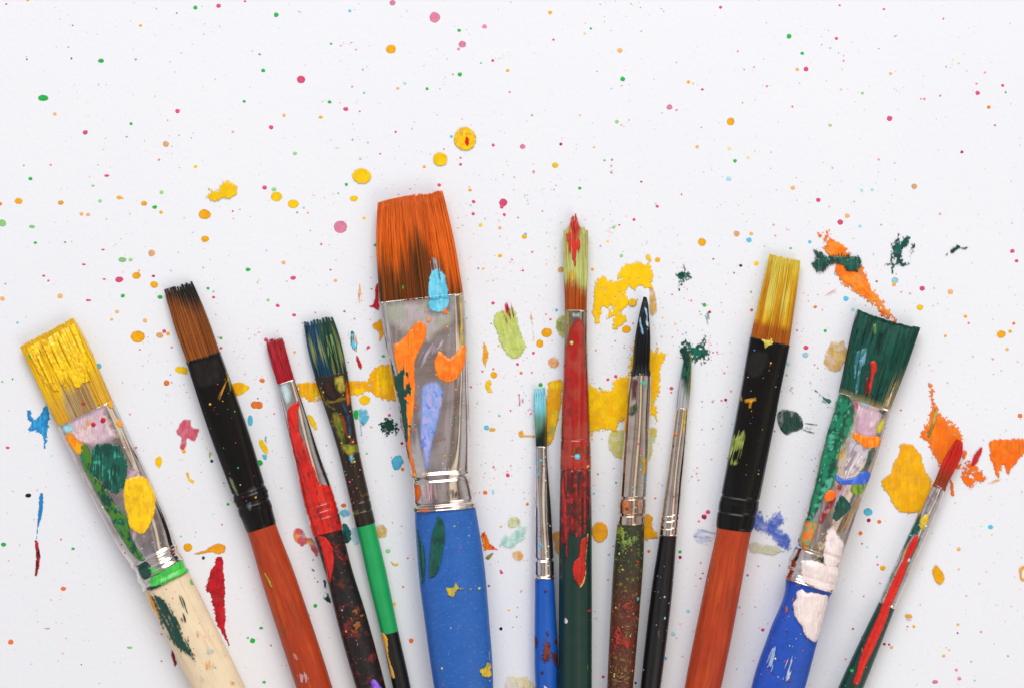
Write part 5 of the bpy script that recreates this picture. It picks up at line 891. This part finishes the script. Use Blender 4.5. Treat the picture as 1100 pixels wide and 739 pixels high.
AX = [((50,357),(235,739),'pale wooden'),((192,307),(337,739),'orange-red'),((294,362),(398,739),'red-mottled'),((342,343),(432,739),'green-banded'),((440,210),(498,739),'big blue'),((580,416),(588,739),'small blue'),((618,232),(618,739),'red-streaked'),((692,320),(666,739),'olive mottled'),((738,378),(700,739),'thin black'),((843,277),(755,739),'plain orange'),((955,342),(835,739),'white-blobbed blue'),((1030,472),(912,739),'slanting green')]
def where(x, y):
    if y < 205:
        col = ['far left', 'left', 'left of centre', 'right of centre', 'right', 'far right'][min(5, int(x/183.4))]
        return ('at the top edge, ' if y < 62 else ('high above the brushes, ' if y < 125 else 'just above the brushes, '))+col
    below = [(a[0]+(b[0]-a[0])*(y-a[1])/(b[1]-a[1]), nm) for (a, b, nm) in AX if y > a[1]-6]
    L = [q for q in below if q[0] <= x]; R = [q for q in below if q[0] > x]
    if y > 480 or (L and R and y > 400):
        lv = 'handles' if y > 575 else 'ferrules'
        if L and R: return 'between %s and %s brush %s' % (max(L)[1], min(R)[1], lv)
        if L: return 'right of the %s brush %s' % (max(L)[1], lv[:-1])
        return 'left of the %s brush %s' % (min(R)[1], lv[:-1])
    d = sorted((math.hypot(x-tx, y-ty), tx, ty, nm) for tx, ty, nm in TIPS)[0]
    h = 'right' if x > d[1] else 'left'; v = 'above' if y < d[2]-12 else ('below' if y > d[2]+25 else '')
    return (v+' and ' if v else '')+h+' of '+d[3]
small = []; objs = []
seen = [tuple(p) for p in []]
for ent in DROPS.replace('\n', ';').split(';'):
    q = ent.split(); c, r = int(q[0][0]), int(q[0][1]); u, v, ra = float(q[2]), float(q[3]), float(q[4]); rb = float(q[5]) if len(q) > 5 else ra*random.uniform(.9, 1.)
    x, y = 275*c+u/4, Y0[r]+v/4; ra /= 4; rb /= 4
    if max(ra, rb) < 1.7: small.append((x, y, ra, rb, q[1]))
    else: objs.append([x, y, ra, rb, q[1], None])
for o in objs:
    x, y, ra, rb, k, _ = o; n = max(ra, rb); sz = 'large' if n > 5 else ('medium' if n > 3 else 'small'); sh = 'oval' if min(ra, rb)/n < .78 else 'round'
    o[5] = '%s %s %s paint drop %s' % (sz, sh, KEY[k][0], where(x, y))
by = {}
for o in objs: by.setdefault(o[5], []).append(o)
ORD = ['topmost', 'second from top', 'third from top', 'fourth from top', 'fifth from top', 'sixth from top', 'seventh from top']
for lb, g in by.items():
    if len(g) > 1:
        g.sort(key=lambda o: o[1])
        for i, o in enumerate(g):
            if len(g) == 2: o[5] = ('upper ' if i == 0 else 'lower ')+lb
            else: o[5] = ('lowest ' if i == len(g)-1 else ORD[i]+' ')+lb
for x, y, ra, rb, k, lb in objs:
    V = []; F = []; C = []; col = rgb(KEY[k][1]); z = 1.35*.0+.05
    if max(ra, rb) > 3.:
        p = np.array([(x+ra*math.cos(t), y+rb*math.sin(t)) for t in np.linspace(0, 2*np.pi, 10, endpoint=False)])
        V, F, C = film(p, KEY[k][1], T=.3, edge=.35, rim=.18, res=.4, mixs=4., soft=.7, amax=.85 if k in 'eqlbn' else 1.)
    else: disc(V, F, C, x, y, z, 1., col, rx=ra, ry=rb, ht=.3, rim=.12)
    ob = mesh_obj('paint_drop', V, F, M['stain' if k in 'eqlbn' else 'paint'], None, C, origin=wp(x, y)); tag(ob, lb, 'paint drop', 'paint drops spattered on the paper')
# countless fine specks
V = []; F = []; C = []
for x, y, ra, rb, k in small: disc(V, F, C, x, y, .05, 1., mixc(rgb(KEY[k][1]), rgb('#ECECF2'), rng.uniform(0, .4)), rx=ra*.92, ry=rb*.92, ht=.25)
WH = rgb('#ECECF2'); ks = 'ppppppqmmaeeogglccbbnn'
for i in range(4900):
    while True:
        x, y = rng.uniform(-30, 1130), rng.uniform(-30, 770)
        w = .22+.9*math.exp(-((x-560)/230)**2-((y-410)/150)**2)+.25*math.exp(-((x-820)/200)**2-((y-380)/120)**2)
        if rng.random() < w*(.45+1.1*vnf(x/45, y/45, 77)): break
    r = min(1.25, .3+rng.exponential(.23)); k = random.choice(ks); pale = rng.uniform(0, .85) if r < .6 else rng.uniform(0, .65)
    disc(V, F, C, x, y, .05, r, mixc(rgb(KEY[k][1]), WH, pale), rx=rng.uniform(.8, 1.15), ry=rng.uniform(.8, 1.1), ht=.2)
for i in range(75):
    x0, y0 = rng.normal(570, 210), rng.normal(390, 130); k = random.choice('pppqmolc'); a = rng.uniform(0, 6.28); sp = rng.uniform(4, 14)
    for j in range(int(rng.integers(5, 15))):
        d = rng.normal(0, sp); e = rng.normal(0, sp*.3); r = min(1.2, .25+rng.exponential(.25))
        disc(V, F, C, x0+d*math.cos(a)-e*math.sin(a), y0+d*math.sin(a)+e*math.cos(a), .05, r, mixc(rgb(KEY[k][1]), WH, rng.uniform(0, .55)), rx=rng.uniform(.7, 1.3), ry=rng.uniform(.8, 1.1), ht=.15)
o = mesh_obj('paint_specks', V, F, M['stain'], None, C, origin=(0, 0, 0)); tag(o, 'countless fine multicoloured paint specks sprayed over the white paper', 'paint specks', None, 'stuff')
print('objects', len(bpy.data.objects), 'drops', len(objs))
